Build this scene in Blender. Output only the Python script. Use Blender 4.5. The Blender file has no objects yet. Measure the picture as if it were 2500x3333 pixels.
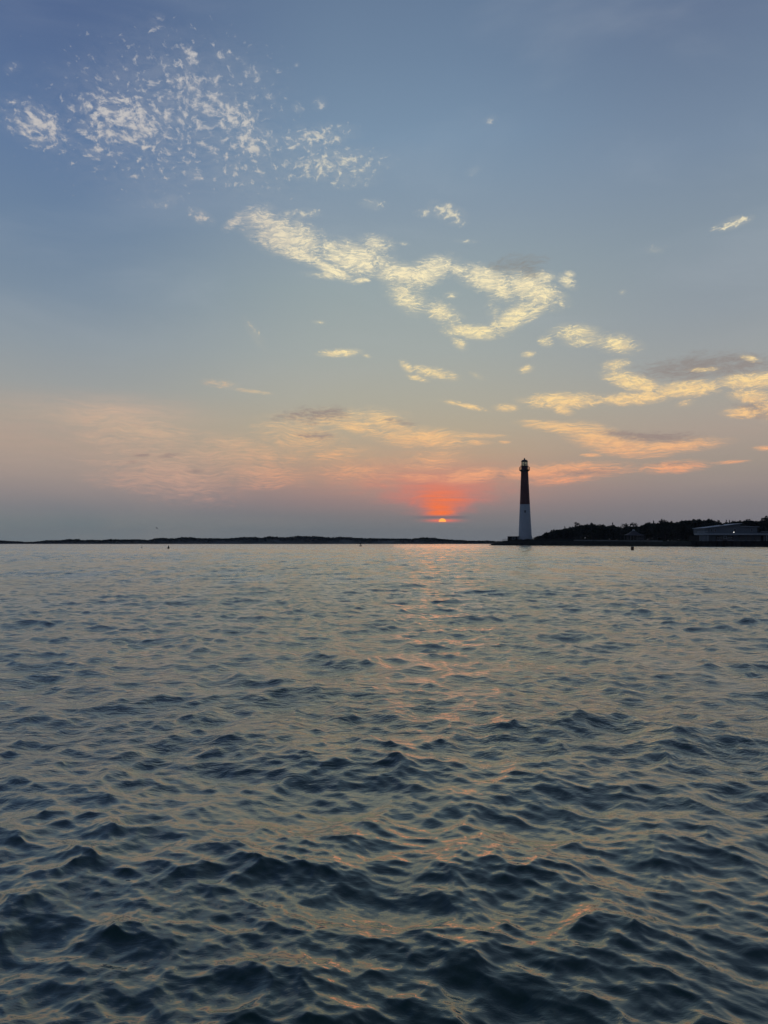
import bpy, bmesh, math, random
import numpy as np
from mathutils import Vector, Matrix, noise as mnoise

random.seed(7)
RNG = np.random.default_rng(11)
SC = bpy.context.scene
COL = SC.collection
R = math.radians

# ------------------------------------------------------------------ camera
FPX, CX, CY = 2311.0, 1250.0, 1666.5          # focal length and centre in photo pixels
CAM_H = 2.0
PITCH = math.atan((1766.0 - CY) / FPX)
cam_data = bpy.data.cameras.new('camera')
cam = bpy.data.objects.new('camera', cam_data)
COL.objects.link(cam)
cam_data.sensor_fit = 'HORIZONTAL'
cam_data.sensor_width = 36.0
cam_data.lens = FPX / 2500.0 * 36.0
cam_data.clip_start = 0.1
cam_data.clip_end = 30000.0
cam.location = (0, 0, CAM_H)
cam.rotation_euler = (math.pi / 2 + PITCH, 0, 0)
SC.camera = cam

SC.view_settings.view_transform = 'Standard'
SC.view_settings.look = 'None'
SC.view_settings.exposure = 0.0
SC.view_settings.gamma = 1.0
SC.view_settings.use_curve_mapping = False


def px_dir(X, Y):
    a = (X - CX) / FPX
    b = (CY - Y) / FPX
    return Vector((a, math.cos(PITCH) - b * math.sin(PITCH), math.sin(PITCH) + b * math.cos(PITCH)))


def px_azel(X, Y):
    d = px_dir(X, Y).normalized()
    return math.degrees(math.atan2(d.x, d.y)), math.degrees(math.asin(d.z))


def at(X, Y, dist):
    """world point seen at photo pixel (X, Y) on the vertical plane y = dist"""
    d = px_dir(X, Y)
    return Vector((0, 0, CAM_H)) + d * (dist / d.y)


def lin(c):
    o = []
    for v in c:
        v = v / 255.0
        o.append(v / 12.92 if v <= 0.04045 else ((v + 0.055) / 1.055) ** 2.4)
    return o


HAZE = 0.00007
SUN_AZ, SUN_EL = px_azel(1440, 1694)

# ------------------------------------------------------------------ world
W = bpy.data.worlds.new('World')
SC.world = W
W.use_nodes = True
NT = W.node_tree
NT.nodes.clear()


class G:
    """small helper that writes nodes"""
    def __init__(s, nt):
        s.nt = nt

    def n(s, typ, **kw):
        nd = s.nt.nodes.new(typ)
        for k, v in kw.items():
            setattr(nd, k, v)
        return nd

    def put(s, sock, v):
        if hasattr(v, 'is_linked') or isinstance(v, bpy.types.NodeSocket):
            s.nt.links.new(v, sock)
        else:
            sock.default_value = v

    def m(s, op, a, b=0.0, c=None, clamp=False):
        nd = s.n('ShaderNodeMath', operation=op, use_clamp=clamp)
        s.put(nd.inputs[0], a)
        s.put(nd.inputs[1], b)
        if c is not None:
            s.put(nd.inputs[2], c)
        return nd.outputs[0]

    def sm(s, x, lo, hi, a=0.0, b=1.0):
        nd = s.n('ShaderNodeMapRange', interpolation_type='SMOOTHSTEP')
        s.put(nd.inputs['Value'], x)
        nd.inputs['From Min'].default_value = lo
        nd.inputs['From Max'].default_value = hi
        nd.inputs['To Min'].default_value = a
        nd.inputs['To Max'].default_value = b
        return nd.outputs[0]

    def mix(s, f, a, b):
        nd = s.n('ShaderNodeMix', data_type='RGBA')
        s.put(nd.inputs[0], f)
        for sock, v in ((nd.inputs[6], a), (nd.inputs[7], b)):
            if isinstance(v, (list, tuple)):
                sock.default_value = (*v[:3], 1)
            else:
                s.nt.links.new(v, sock)
        return nd.outputs[2]

    def addc(s, a, b, f=1.0):
        nd = s.n('ShaderNodeMix', data_type='RGBA', blend_type='ADD')
        s.put(nd.inputs[0], f)
        for sock, v in ((nd.inputs[6], a), (nd.inputs[7], b)):
            if isinstance(v, (list, tuple)):
                sock.default_value = (*v[:3], 1)
            else:
                s.nt.links.new(v, sock)
        return nd.outputs[2]

    def noise(s, vec, scale, detail=4, rough=0.5, dist=0.0, lac=2.0):
        nd = s.n('ShaderNodeTexNoise')
        s.nt.links.new(vec, nd.inputs['Vector'])
        nd.inputs['Scale'].default_value = scale
        nd.inputs['Detail'].default_value = detail
        nd.inputs['Roughness'].default_value = rough
        nd.inputs['Distortion'].default_value = dist
        nd.inputs['Lacunarity'].default_value = lac
        return nd.outputs[0]

    def mapping(s, vec, loc=(0, 0, 0), rot=(0, 0, 0), scale=(1, 1, 1), typ='POINT'):
        nd = s.n('ShaderNodeMapping', vector_type=typ)
        s.nt.links.new(vec, nd.inputs[0])
        if typ != 'NORMAL':
            nd.inputs['Location'].default_value = loc
        nd.inputs['Rotation'].default_value = rot
        nd.inputs['Scale'].default_value = scale
        return nd.outputs[0]

    def ramp(s, fac, stops, interp='LINEAR'):
        nd = s.n('ShaderNodeValToRGB')
        nd.color_ramp.interpolation = interp
        e = nd.color_ramp.elements
        while len(e) > 1:
            e.remove(e[-1])
        e[0].position = stops[0][0]
        e[0].color = (*stops[0][1], 1)
        for p, c in stops[1:]:
            x = e.new(p)
            x.color = (*c, 1)
        s.put(nd.inputs[0], fac)
        return nd.outputs[0]


g = G(NT)
tc = g.n('ShaderNodeTexCoord')
nrm = g.n('ShaderNodeVectorMath', operation='NORMALIZE')
NT.links.new(tc.outputs['Generated'], nrm.inputs[0])
sep = g.n('ShaderNodeSeparateXYZ')
NT.links.new(nrm.outputs[0], sep.inputs[0])
DEG = 180 / math.pi
az = g.m('MULTIPLY', g.m('ARCTAN2', sep.outputs[0], sep.outputs[1]), DEG)
el = g.m('MULTIPLY', g.m('ARCSINE', sep.outputs[2]), DEG)
elp = g.m('MAXIMUM', el, 0.0)
comb = g.n('ShaderNodeCombineXYZ')
NT.links.new(az, comb.inputs[0])
NT.links.new(el, comb.inputs[1])
AE = comb.outputs[0]                      # (azimuth, elevation, 0) in degrees


def col_ramp(Xcol, rows, zen):
    st = []
    for Y, c in rows:
        if c[2] > c[1] + 8:
            c = (c[0] * 1.01, c[1] * 1.01, c[2] * 0.975)
        e = max(px_azel(Xcol, Y)[1], 0.0)
        st.append((e / 90.0, lin(c)))
    st.sort(key=lambda t: t[0])
    st.append((min(1, st[-1][0] + 0.22), lin(zen)))
    st.append((1.0, lin([v * 0.92 for v in zen])))
    return g.ramp(g.m('DIVIDE', elp, 90.0), st)


ramp_c = col_ramp(1250, [(1766, (119, 126, 132)), (1720, (117, 125, 130)), (1680, (123, 125, 129)),
                         (1640, (140, 129, 131)), (1600, (157, 136, 132)), (1550, (172, 147, 133)),
                         (1480, (180, 161, 139)), (1400, (178, 168, 148)), (1300, (172, 171, 158)),
                         (1150, (163, 171, 168)), (950, (150, 164, 173)), (700, (135, 153, 175)),
                         (450, (122, 146, 176)), (200, (110, 133, 165)), (0, (103, 125, 158))], (84, 104, 142))
ramp_l = col_ramp(200, [(1766, (120, 129, 138)), (1700, (116, 126, 135)), (1650, (127, 129, 134)),
                        (1600, (146, 138, 138)), (1540, (160, 147, 141)), (1450, (172, 157, 144)),
                        (1350, (170, 162, 151)), (1250, (156, 160, 160)), (1120, (143, 154, 168)),
                        (950, (124, 142, 166)), (700, (108, 131, 164)), (450, (97, 122, 163)),
                        (200, (87, 110, 153)), (0, (81, 103, 147))], (70, 90, 134))
ramp_r = col_ramp(2350, [(1766, (122, 121, 128)), (1700, (127, 125, 131)), (1640, (135, 130, 133)),
                         (1580, (149, 139, 137)), (1500, (162, 150, 140)), (1400, (172, 158, 147)),
                         (1300, (168, 163, 154)), (1180, (158, 162, 162)), (1000, (147, 157, 165)),
                         (750, (134, 149, 168)), (450, (120, 139, 167)), (200, (108, 127, 158)),
                         (0, (101, 119, 152))], (82, 100, 138))
ramp_b = g.ramp(g.m('DIVIDE', elp, 90.0), [(0, lin((76, 86, 102))), (0.04, lin((80, 88, 104))),
                                           (0.10, lin((88, 92, 108))), (0.2, lin((84, 94, 114))),
                                           (0.45, lin((74, 92, 122))), (1.0, lin((66, 86, 126)))])
fl = g.sm(az, -2.0, -26.0)
fr = g.sm(az, 3.0, 27.0)
sky = g.mix(fl, ramp_c, ramp_l)
sky = g.mix(fr, sky, ramp_r)
rel = g.m('ABSOLUTE', g.m('SUBTRACT', az, SUN_AZ))
sky = g.mix(g.sm(rel, 36.0, 105.0), sky, ramp_b)

# physical sky mixed in
nish = g.n('ShaderNodeTexSky', sky_type='NISHITA')
nish.sun_disc = False
nish.sun_elevation = R(SUN_EL)
nish.sun_rotation = R(SUN_AZ)
nish.dust_density = 3.0
nish.air_density = 1.2
nish.altitude = 0
nsc = g.n('ShaderNodeMix', data_type='RGBA', blend_type='MULTIPLY')
nsc.inputs[0].default_value = 1.0
NT.links.new(nish.outputs[0], nsc.inputs[6])
nsc.inputs[7].default_value = (0.10, 0.10, 0.10, 1)
NISH_FAC = 0.02
sky = g.mix(NISH_FAC, sky, nsc.outputs[2])

# faint large-scale unevenness of the high air, horizontally drawn
cir = g.noise(g.mapping(AE, scale=(0.045, 0.16, 1)), 1.0, 5, 0.55, 0.6)
sky = g.mix(g.m('MULTIPLY', g.sm(cir, 0.45, 0.85), 0.16), sky, g.mix(g.sm(el, 2, 18), lin((192, 166, 146)), lin((188, 194, 200))))

# ---- glow over the sun, seen through streaked haze
da = g.m('SUBTRACT', az, SUN_AZ)
de = g.m('SUBTRACT', el, SUN_EL)
stn = g.noise(g.mapping(AE, scale=(0.16, 3.4, 1), rot=(0, 0, 0.015)), 1.0, 4, 0.6, 0.3)
stn2 = g.noise(g.mapping(AE, scale=(0.55, 1.3, 1), loc=(3, 8, 0)), 1.0, 3, 0.5, 0.5)
wid = g.m('ADD', 0.75, g.m('MULTIPLY', g.m('MAXIMUM', de, 0.0), 1.05))
wid = g.m('MULTIPLY', wid, g.sm(stn2, 0.3, 0.7, 0.8, 1.25))
q = g.m('DIVIDE', g.m('ADD', da, g.m('MULTIPLY', g.m('MAXIMUM', de, 0.0), 0.12)), wid)
fan = g.m('EXPONENT', g.m('MULTIPLY', g.m('MULTIPLY', q, q), -0.85))
vert = g.m('MULTIPLY', g.sm(de, 0.20, 0.50), g.sm(de, 4.9, 0.7))
fan = g.m('MULTIPLY', g.m('MULTIPLY', fan, vert), g.sm(stn, 0.25, 0.7, 0.72, 1.08))
# broad pink halo
h1 = g.m('DIVIDE', g.m('ADD', da, 1.0), 8.0)
h2 = g.m('DIVIDE', g.m('SUBTRACT', de, 3.4), 1.9)
halo = g.m('EXPONENT', g.m('MULTIPLY', g.m('ADD', g.m('MULTIPLY', h1, h1), g.m('MULTIPLY', h2, h2)), -1.0))
halo = g.m('MULTIPLY', halo, g.sm(stn, 0.3, 0.7, 0.5, 1.0))
sky = g.mix(g.m('MULTIPLY', halo, 0.42), sky, lin((222, 152, 126)))
fcol = g.mix(g.sm(fan, 0.25, 0.95), lin((232, 120, 102)), lin((255, 122, 66)))
sky = g.mix(g.m('MULTIPLY', fan, 0.97, clamp=True), sky, fcol)


# ---- clouds: each stroke is a soft ellipse in (azimuth, elevation), drawn from the photograph
CW = 2.1


def stroke_cov(strokes, wm=1.0):
    cov = None
    for st in strokes:
        u0, v0, u1, v1, w = st[:5]
        s = st[5] if len(st) > 5 else 1.0
        k = 2500 / 1659.0
        p0 = px_azel(u0 * k, v0 * k)
        p1 = px_azel(u1 * k, v1 * k)
        cx, cy = (p0[0] + p1[0]) / 2, (p0[1] + p1[1]) / 2
        mx, my = (u0 + u1) / 2 * k, (v0 + v1) / 2 * k
        e = px_azel(mx, my - 10)
        dpp = abs(e[1] - px_azel(mx, my)[1]) / 10
        b = w * k * dpp * CW * wm
        L = math.hypot(p1[0] - p0[0], p1[1] - p0[1]) / 2
        a = L * 1.22 + b
        ang = math.atan2(p1[1] - p0[1], p1[0] - p0[0]) if L > 1e-6 else 0.0
        mp = g.mapping(AE, (cx, cy, 0), (0, 0, ang), (a, b, 1), 'TEXTURE')
        gr = g.n('ShaderNodeTexGradient', gradient_type='SPHERICAL')
        NT.links.new(mp, gr.inputs[0])
        val = gr.outputs['Fac']
        if s != 1.0:
            val = g.m('MULTIPLY', val, s)
        cov = val if cov is None else g.m('MAXIMUM', cov, val)
    return cov


def cloud_alpha(strokes, nz, t0, t1, soft, pw=0.5, wm=1.0):
    cov = g.m('POWER', stroke_cov(strokes, wm), pw)
    thr = g.m('SUBTRACT', t0, g.m('MULTIPLY', cov, t0 - t1))
    return g.sm(g.m('SUBTRACT', nz, thr), 0.0, soft), cov


A_ST = [(30, 250, 130, 290, 34, 1.1), (190, 245, 350, 270, 44, 1.25), (95, 250, 125, 300, 22, 1.2), (240, 230, 290, 290, 26, 1.2), (180, 275, 290, 300, 22, 1.1), (300, 300, 350, 330, 20, .8), (360, 190, 470, 250, 40, .8), (180, 320, 230, 330, 18, .85), (290, 150, 420, 130, 36, .55),
        (380, 160, 440, 200, 36, .9), (400, 210, 560, 275, 38), (480, 300, 600, 315, 24, 1.0), (470, 230, 560, 290, 30, 1.1), (530, 300, 570, 340, 16, 1.1), (600, 302, 760, 288, 20, .95),
        (600, 355, 820, 350, 28, .9), (700, 392, 820, 385, 16, .6), (330, 52, 345, 45, 18, .6), (403, 110, 415, 130, 18),
        (465, 122, 500, 116, 12, .8), (530, 150, 555, 165, 16, .85), (320, 436, 390, 430, 13, .65), (415, 460, 452, 476, 11, 1.1),
        (400, 372, 432, 380, 14, .8), (575, 205, 590, 215, 12, .8), (635, 228, 648, 234, 10, .8), (680, 225, 700, 222, 12, .6),
        (15, 150, 40, 145, 12, .5), (90, 270, 125, 300, 20, 1.1), (20, 222, 40, 218, 8, .8), (210, 260, 520, 240, 130, .66),
        (780, 440, 830, 444, 10, .7), (900, 460, 930, 462, 7, .9), (940, 450, 995, 470, 15, 1.05), (1548, 492, 1618, 472, 9, 1.15),
        (1050, 262, 1070, 258, 10, .5), (1400, 540, 1430, 540, 8, .5), (615, 461, 690, 460, 8, .9), (1010, 375, 1035, 365, 8, .5),
        (230, 140, 250, 138, 8, .6), (370, 300, 620, 370, 70, .55), (640, 140, 645, 140, 5, .9), (860, 525, 885, 527, 4, .8),
        (980, 520, 1035, 522, 4, .6), (530, 690, 570, 750, 10, .6), (675, 695, 705, 697, 4, .7), (1340, 632, 1350, 632, 5, .7)]
B_ST = [(488, 492, 525, 466, 9, .95), (530, 476, 600, 482, 22), (560, 496, 680, 528, 26, 1.25), (590, 530, 700, 568, 11, 1.15), (670, 560, 765, 606, 8, 1.35),
        (700, 545, 830, 570, 24, 1.15), (765, 606, 800, 604, 4, 1.2), (690, 528, 740, 545, 12, 1.0), (780, 525, 840, 530, 14, .9), (820, 585, 900, 596, 16, 1.15), (850, 622, 905, 658, 20, .95),
        (880, 604, 965, 572, 19, 1.2), (950, 566, 1020, 596, 10, .9), (1000, 588, 1110, 620, 18, 1.2), (1060, 620, 1110, 632, 16),
        (1100, 605, 1200, 645, 20, 1.2), (1160, 600, 1190, 600, 10), (1160, 655, 1065, 712, 15, 1.2), (1200, 645, 1110, 700, 10, .95),
        (925, 662, 985, 690, 15, .95), (965, 714, 1085, 720, 10, 1.3), (985, 735, 1000, 745, 9, .9), (1212, 600, 1238, 615, 9, .95),
        (1208, 652, 1216, 662, 5, .9), (1222, 590, 1238, 594, 5), (688, 764, 780, 760, 6, 1.1), (785, 768, 800, 770, 3, .8),
        (870, 785, 890, 800, 7, .95), (880, 795, 990, 815, 8, 1.05), (880, 812, 925, 822, 4, 1.05), (1200, 716, 1290, 720, 12),
        (1220, 740, 1300, 735, 8, .9), (1290, 735, 1372, 748, 14), (1172, 735, 1186, 738, 8, .9), (1130, 766, 1152, 764, 5, .85),
        (1124, 800, 1150, 794, 6, .9), (1306, 792, 1355, 786, 9, .95), (1310, 808, 1425, 842, 12, 1.4), (1400, 846, 1560, 834, 11, 1.45),
        (1550, 828, 1700, 816, 11, 1.4), (1380, 858, 1440, 856, 7, 1.3), (1480, 800, 1560, 796, 4, 1.0), (1600, 770, 1640, 778, 5, 1.0), (1700, 815, 1850, 800, 14), (1568, 892, 1650, 890, 8, 1.3), (1585, 852, 1660, 858, 10, 1.25), (1640, 880, 1740, 885, 18, 1.1),
        (1130, 866, 1300, 864, 11, 1.35), (1195, 876, 1230, 888, 8, 1.1), (1290, 863, 1440, 858, 9, 1.3), (1465, 874, 1495, 868, 6, .7),
        (950, 864, 1060, 888, 4, 1.05), (1070, 880, 1118, 882, 6), (438, 824, 510, 832, 7, .9), (490, 838, 592, 851, 3, 1.0),
        (1015, 805, 1045, 818, 5, .5), (650, 590, 760, 600, 6, .7), (1060, 658, 1075, 690, 12, .6), (960, 640, 990, 636, 6, .6)]
D_ST = [(120, 900, 330, 905, 14, .6), (150, 940, 300, 950, 10, .6), (200, 1030, 420, 1040, 14, .7), (480, 1050, 640, 1040, 8, .6), (640, 990, 800, 975, 10, .5),
        (860, 1030, 960, 1034, 5, .8), (700, 905, 830, 935, 10, .7), (1080, 955, 1100, 955, 2, .8), (1128, 914, 1300, 932, 6, 1.05), (1235, 932, 1330, 952, 13, 1.05), (1260, 950, 1420, 972, 12, 1.05), (1330, 974, 1560, 954, 8, 1.05),
        (800, 900, 870, 926, 13, .75), (820, 940, 1010, 950, 11, 1.05), (940, 940, 1090, 942, 3, 1.0), (955, 1036, 1080, 1020, 8, 1.15),
        (1060, 1024, 1365, 1010, 9, 1.05), (1140, 1044, 1300, 1026, 6, .95), (1388, 1012, 1520, 1004, 7, 1.0), (1530, 1001, 1620, 995, 2, .9),
        (1625, 968, 1700, 968, 3, 1.0), (1255, 983, 1300, 984, 2, .95), (180, 914, 420, 948, 18, .78), (420, 948, 600, 980, 14, .72),
        (250, 1000, 480, 1044, 30, .78), (450, 1010, 660, 1030, 15, .72), (300, 984, 680, 984, 12, .7), (560, 932, 720, 950, 20, .62),
        (560, 910, 860, 900, 12, .6), (1000, 955, 1060, 956, 3, .8), (680, 1020, 860, 1016, 18, .5), (860, 1000, 1000, 990, 14, .5)]
G_ST = [(1060, 582, 1165, 562, 13, .95), (1120, 590, 1170, 585, 10, .9), (1385, 802, 1650, 780, 18, 1.1), (1560, 785, 1660, 790, 16, .95),
        (1590, 888, 1680, 885, 12, .8), (1320, 944, 1530, 944, 7, 1.15), (1290, 935, 1420, 940, 5, 1.0), (600, 902, 760, 892, 11, .95),
        (640, 940, 730, 944, 6, .85), (272, 998, 300, 998, 3, .9), (285, 984, 325, 983, 3, 1.0), (335, 986, 388, 982, 3, 1.1),
        (1180, 1022, 1350, 1016, 5, .95), (1060, 1026, 1100, 1026, 4, .9), (400, 1018, 440, 1018, 3, .8), (1410, 1003, 1500, 1000, 3, .8),
        (650, 890, 755, 886, 4, 1.0), (820, 905, 900, 915, 5, .7), (1700, 780, 1900, 770, 18, .9)]
# noises
wrp = g.n('ShaderNodeTexNoise')
NT.links.new(AE, wrp.inputs['Vector'])
wrp.inputs['Scale'].default_value = 0.35
wrp.inputs['Detail'].default_value = 4
wv = g.n('ShaderNodeVectorMath', operation='MULTIPLY_ADD')
NT.links.new(wrp.outputs['Color'], wv.inputs[0])
wv.inputs[1].default_value = (2.2, 1.3, 0)
NT.links.new(AE, wv.inputs[2])
AEW = wv.outputs[0]
def boost(n, k):
    return g.m('ADD', g.m('MULTIPLY', g.m('SUBTRACT', n, 0.5), k), 0.5)


nA = boost(g.noise(g.mapping(AEW, rot=(0, 0, -0.25), scale=(0.85, 1.2, 1)), 1.8, 7, 0.62, 0.1), 1.8)
nB1 = g.noise(g.mapping(AEW, rot=(0, 0, -0.3), scale=(0.8, 2.0, 1), loc=(7, 2, 0)), 1.0, 7, 0.70, 0.5)
nB2 = g.noise(g.mapping(AEW, rot=(0, 0, -0.32), scale=(1.8, 7.0, 1), loc=(1, 5, 0)), 1.0, 6, 0.74, 0.3)
nB = boost(g.m('ADD', g.m('MULTIPLY', nB1, 0.45), g.m('MULTIPLY', nB2, 0.55)), 2.9)
nD1 = g.noise(g.mapping(AEW, rot=(0, 0, -0.02), scale=(0.26, 2.6, 1), loc=(4, 1, 0)), 1.0, 6, 0.66, 0.35)
nD2 = g.noise(g.mapping(AEW, scale=(0.9, 8.0, 1), loc=(9, 3, 0)), 1.0, 3, 0.55)
nD = boost(g.m('ADD', g.m('MULTIPLY', nD1, 0.5), g.m('MULTIPLY', nD2, 0.5)), 2.4)
nG0 = g.noise(g.mapping(AEW, rot=(0, 0, -0.15), scale=(0.5, 2.3, 1), loc=(2, 9, 0)), 1.0, 6, 0.62, 0.3)

nG = g.m('ADD', g.m('MULTIPLY', nG0, 0.5), g.m('MULTIPLY', nB2, 0.5))
aA, cA = cloud_alpha(A_ST, nA, 0.98, 0.28, 0.42)
aB, cB = cloud_alpha(B_ST, nB, 1.12, -0.05, 0.60, pw=0.62, wm=1.15)
aD, cD = cloud_alpha(D_ST, nD, 1.02, -0.10, 0.70, wm=1.35)
aG, cG = cloud_alpha(G_ST, boost(nG, 2.6), 1.0, -0.12, 0.75, wm=1.25)

lit = g.ramp(g.m('DIVIDE', elp, 60.0), [(0.0, lin((196, 134, 124))), (0.055, lin((226, 146, 122))), (0.09, lin((246, 172, 128))),
                                        (0.14, lin((247, 196, 140))), (0.2, lin((254, 220, 158))), (0.27, lin((255, 234, 178))),
                                        (0.36, lin((253, 238, 196))), (0.47, lin((228, 220, 196))), (0.56, lin((206, 202, 196))),
                                        (0.66, lin((188, 190, 196))), (1.0, lin((176, 182, 196)))])
# clouds away from the sun catch less of its light
lit_left = g.ramp(g.m('DIVIDE', elp, 60.0), [(0.0, lin((178, 140, 140))), (0.08, lin((204, 164, 144))), (0.14, lin((208, 178, 150))),
                                             (0.25, lin((204, 184, 162))), (0.5, lin((212, 206, 200))), (1.0, lin((180, 186, 198)))])
lit = g.mix(g.sm(az, -3.0, -16.0), lit, lit_left)
dim = g.mix(g.sm(el, 4.0, 26.0), lin((160, 132, 132)), lin((158, 162, 168)))

# self shading of the puffs: thick middles are greyer, the thin rims toward the sun glow
nS = g.noise(g.mapping(AEW, rot=(0, 0, -0.25), scale=(1.1, 2.4, 1), loc=(0, 0.25, 3)), 1.0, 4, 0.6)
shade = g.sm(nS, 0.45, 0.70, 0.0, 0.34)
litc = g.mix(shade, lit, dim)
sky = g.mix(g.m('MULTIPLY', aA, 0.76), sky, litc)
veil = g.sm(nS, 0.3, 0.65)
sky = g.mix(g.m('MULTIPLY', g.m('MULTIPLY', g.sm(cA, 0.3, 1.0), veil), 0.13), sky, lit)
sky = g.mix(g.m('MULTIPLY', g.m('MULTIPLY', g.sm(cB, 0.25, 1.0), veil), 0.26), sky, lit)
sky = g.mix(g.m('MULTIPLY', g.m('MULTIPLY', g.sm(cD, 0.2, 0.9), veil), 0.30), sky, lit)
sky = g.mix(g.m('MULTIPLY', aD, g.sm(az, -10.0, 2.0, 0.78, 0.9)), sky, litc)
gcol = g.mix(g.sm(el, 5.0, 20.0), lin((156, 137, 130)), lin((140, 141, 139)))
sky = g.mix(g.m('MULTIPLY', aG, 0.88), sky, gcol)
rib = g.noise(g.mapping(AEW, rot=(0, 0, -0.32), scale=(1.3, 3.6, 1), loc=(5, 5, 5)), 1.0, 5, 0.68, 0.4)
sky = g.mix(g.m('MULTIPLY', aB, g.sm(rib, 0.38, 0.58, 0.42, 0.98)), sky, litc)
# warm bank low on the left
for (X, Y, wx, wy, col, s) in ((400, 1340, 5.5, 1.0, (214, 180, 156), 0.45), (100, 1430, 9.0, 2.2, (196, 164, 150), 0.25)):
    ca, ce = px_azel(X, Y)
    b1 = g.m('DIVIDE', g.m('SUBTRACT', az, ca), wx)
    b2 = g.m('DIVIDE', g.m('SUBTRACT', el, ce), wy)
    bb = g.m('EXPONENT', g.m('MULTIPLY', g.m('ADD', g.m('MULTIPLY', b1, b1), g.m('MULTIPLY', b2, b2)), -1.0))
    sky = g.mix(g.m('MULTIPLY', g.m('MULTIPLY', bb, s), g.sm(nD1, 0.3, 0.7, 0.4, 1.1)), sky, lin(col))

# a cloud bar over the sun, the lens-shaped opening and the half-hidden disc
bar = g.m('MULTIPLY', g.sm(g.m('ABSOLUTE', g.m('SUBTRACT', de, g.m('ADD', 0.26, g.m('MULTIPLY', g.m('SUBTRACT', stn2, 0.5), 0.16)))), 0.15, 0.04), g.sm(g.m('ABSOLUTE', da), 2.6, 1.0))
sky = g.mix(g.m('MULTIPLY', bar, 0.55), sky, lin((118, 104, 112)))
ln1 = g.m('DIVIDE', da, 1.25)
ln2 = g.m('DIVIDE', g.m('ADD', de, 0.01), 0.13)
lens = g.m('EXPONENT', g.m('MULTIPLY', g.m('ADD', g.m('MULTIPLY', ln1, ln1), g.m('MULTIPLY', ln2, ln2)), -1.1))
sky = g.mix(g.m('MULTIPLY', lens, 0.95), sky, lin((250, 122, 98)))
dd = g.m('SQRT', g.m('ADD', g.m('MULTIPLY', da, da), g.m('MULTIPLY', g.m('ADD', de, 0.12), g.m('ADD', de, 0.12))))
disc = g.m('MULTIPLY', g.sm(dd, 0.33, 0.26), g.m('MULTIPLY', g.sm(de, -0.14, -0.07), g.sm(de, 0.20, 0.13)))
DISC = (1.5, 0.56, 0.10)
sky = g.mix(disc, sky, DISC)

bg = g.n('ShaderNodeBackground')
NT.links.new(sky, bg.inputs[0])
bg.inputs[1].default_value = 1.0
wo = g.n('ShaderNodeOutputWorld')
NT.links.new(bg.outputs[0], wo.inputs[0])
W.cycles.sampling_method = 'NONE'

# ------------------------------------------------------------------ sun
sun_d = bpy.data.lights.new('sun', 'SUN')
sun_d.energy = 0.013
sun_d.angle = R(8.0)
sun_d.color = (1.0, 0.42, 0.20)
sun = bpy.data.objects.new('sun', sun_d)
COL.objects.link(sun)
sd = Vector((math.sin(R(SUN_AZ)) * math.cos(R(SUN_EL)), math.cos(R(SUN_AZ)) * math.cos(R(SUN_EL)), math.sin(R(SUN_EL))))
sun.rotation_euler = sd.to_track_quat('Z', 'Y').to_euler()
SC.cycles.max_bounces = 6
SC.cycles.use_denoising = True
SC.cycles.sample_clamp_indirect = 4.0


# ------------------------------------------------------------------ helpers
def mat(name, col, rough=0.7, metal=0.0, var=0.25, scale=2.0, spec=0.5, emit=None, estr=0.0, bump=0.0, stretch=(1, 1, 1)):
    m = bpy.data.materials.new(name)
    m.use_nodes = True
    nt = m.node_tree
    b = nt.nodes['Principled BSDF']
    gg = G(nt)
    t = gg.n('ShaderNodeTexCoord')
    v = gg.mapping(t.outputs['Object'], scale=stretch)
    n = gg.noise(v, scale, 6, 0.6)
    c1 = [max(0, c * (1 - var)) for c in col]
    c2 = [min(1, c * (1 + var)) for c in col]
    nt.links.new(gg.mix(gg.sm(n, 0.3, 0.7), c1, c2), b.inputs['Base Color'])
    b.inputs['Roughness'].default_value = rough
    b.inputs['Metallic'].default_value = metal
    b.inputs['Specular IOR Level'].default_value = spec
    if emit:
        b.inputs['Emission Color'].default_value = (*emit, 1)
        b.inputs['Emission Strength'].default_value = estr
    if bump:
        bp = gg.n('ShaderNodeBump')
        bp.inputs['Strength'].default_value = bump
        bp.inputs['Distance'].default_value = 0.1
        nt.links.new(n, bp.inputs['Height'])
        nt.links.new(bp.outputs[0], b.inputs['Normal'])
    return m


def link(name, me, m, parent=None, loc=None):
    o = bpy.data.objects.new(name, me)
    if m is not None:
        if not me.materials:
            me.materials.append(m)
    COL.objects.link(o)
    if parent is not None:
        o.parent = parent
    if loc is not None:
        o.location = loc
    return o


def obj(name, bm, m, parent=None, loc=None, smooth=False):
    me = bpy.data.meshes.new(name)
    bm.to_mesh(me)
    bm.free()
    if smooth:
        me.polygons.foreach_set('use_smooth', [True] * len(me.polygons))
    return link(name, me, m, parent, loc)


def tag(o, label, cat, group=None, kind=None):
    if label:
        o['label'] = label
    if cat:
        o['category'] = cat
    if group:
        o['group'] = group
    if kind:
        o['kind'] = kind
    return o


def thing(name, label, cat, loc=(0, 0, 0), rotz=0.0, group=None):
    o = bpy.data.objects.new(name, None)
    o.empty_display_size = 0.5
    COL.objects.link(o)
    o.location = loc
    o.rotation_euler = (0, 0, rotz)
    return tag(o, label, cat, group)


def box(bm, c, s, rot=None):
    r = bmesh.ops.create_cube(bm, size=1.0)
    M = Matrix.Translation(Vector(c)) @ (rot.to_4x4() if rot else Matrix.Identity(4)) @ Matrix.Diagonal((s[0], s[1], s[2], 1))
    bmesh.ops.transform(bm, matrix=M, verts=r['verts'])
    return r['verts']


def span(bm, lo, hi):
    return box(bm, [(a + b) / 2 for a, b in zip(lo, hi)], [abs(b - a) for a, b in zip(lo, hi)])


def nb():
    return bmesh.new()


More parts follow.
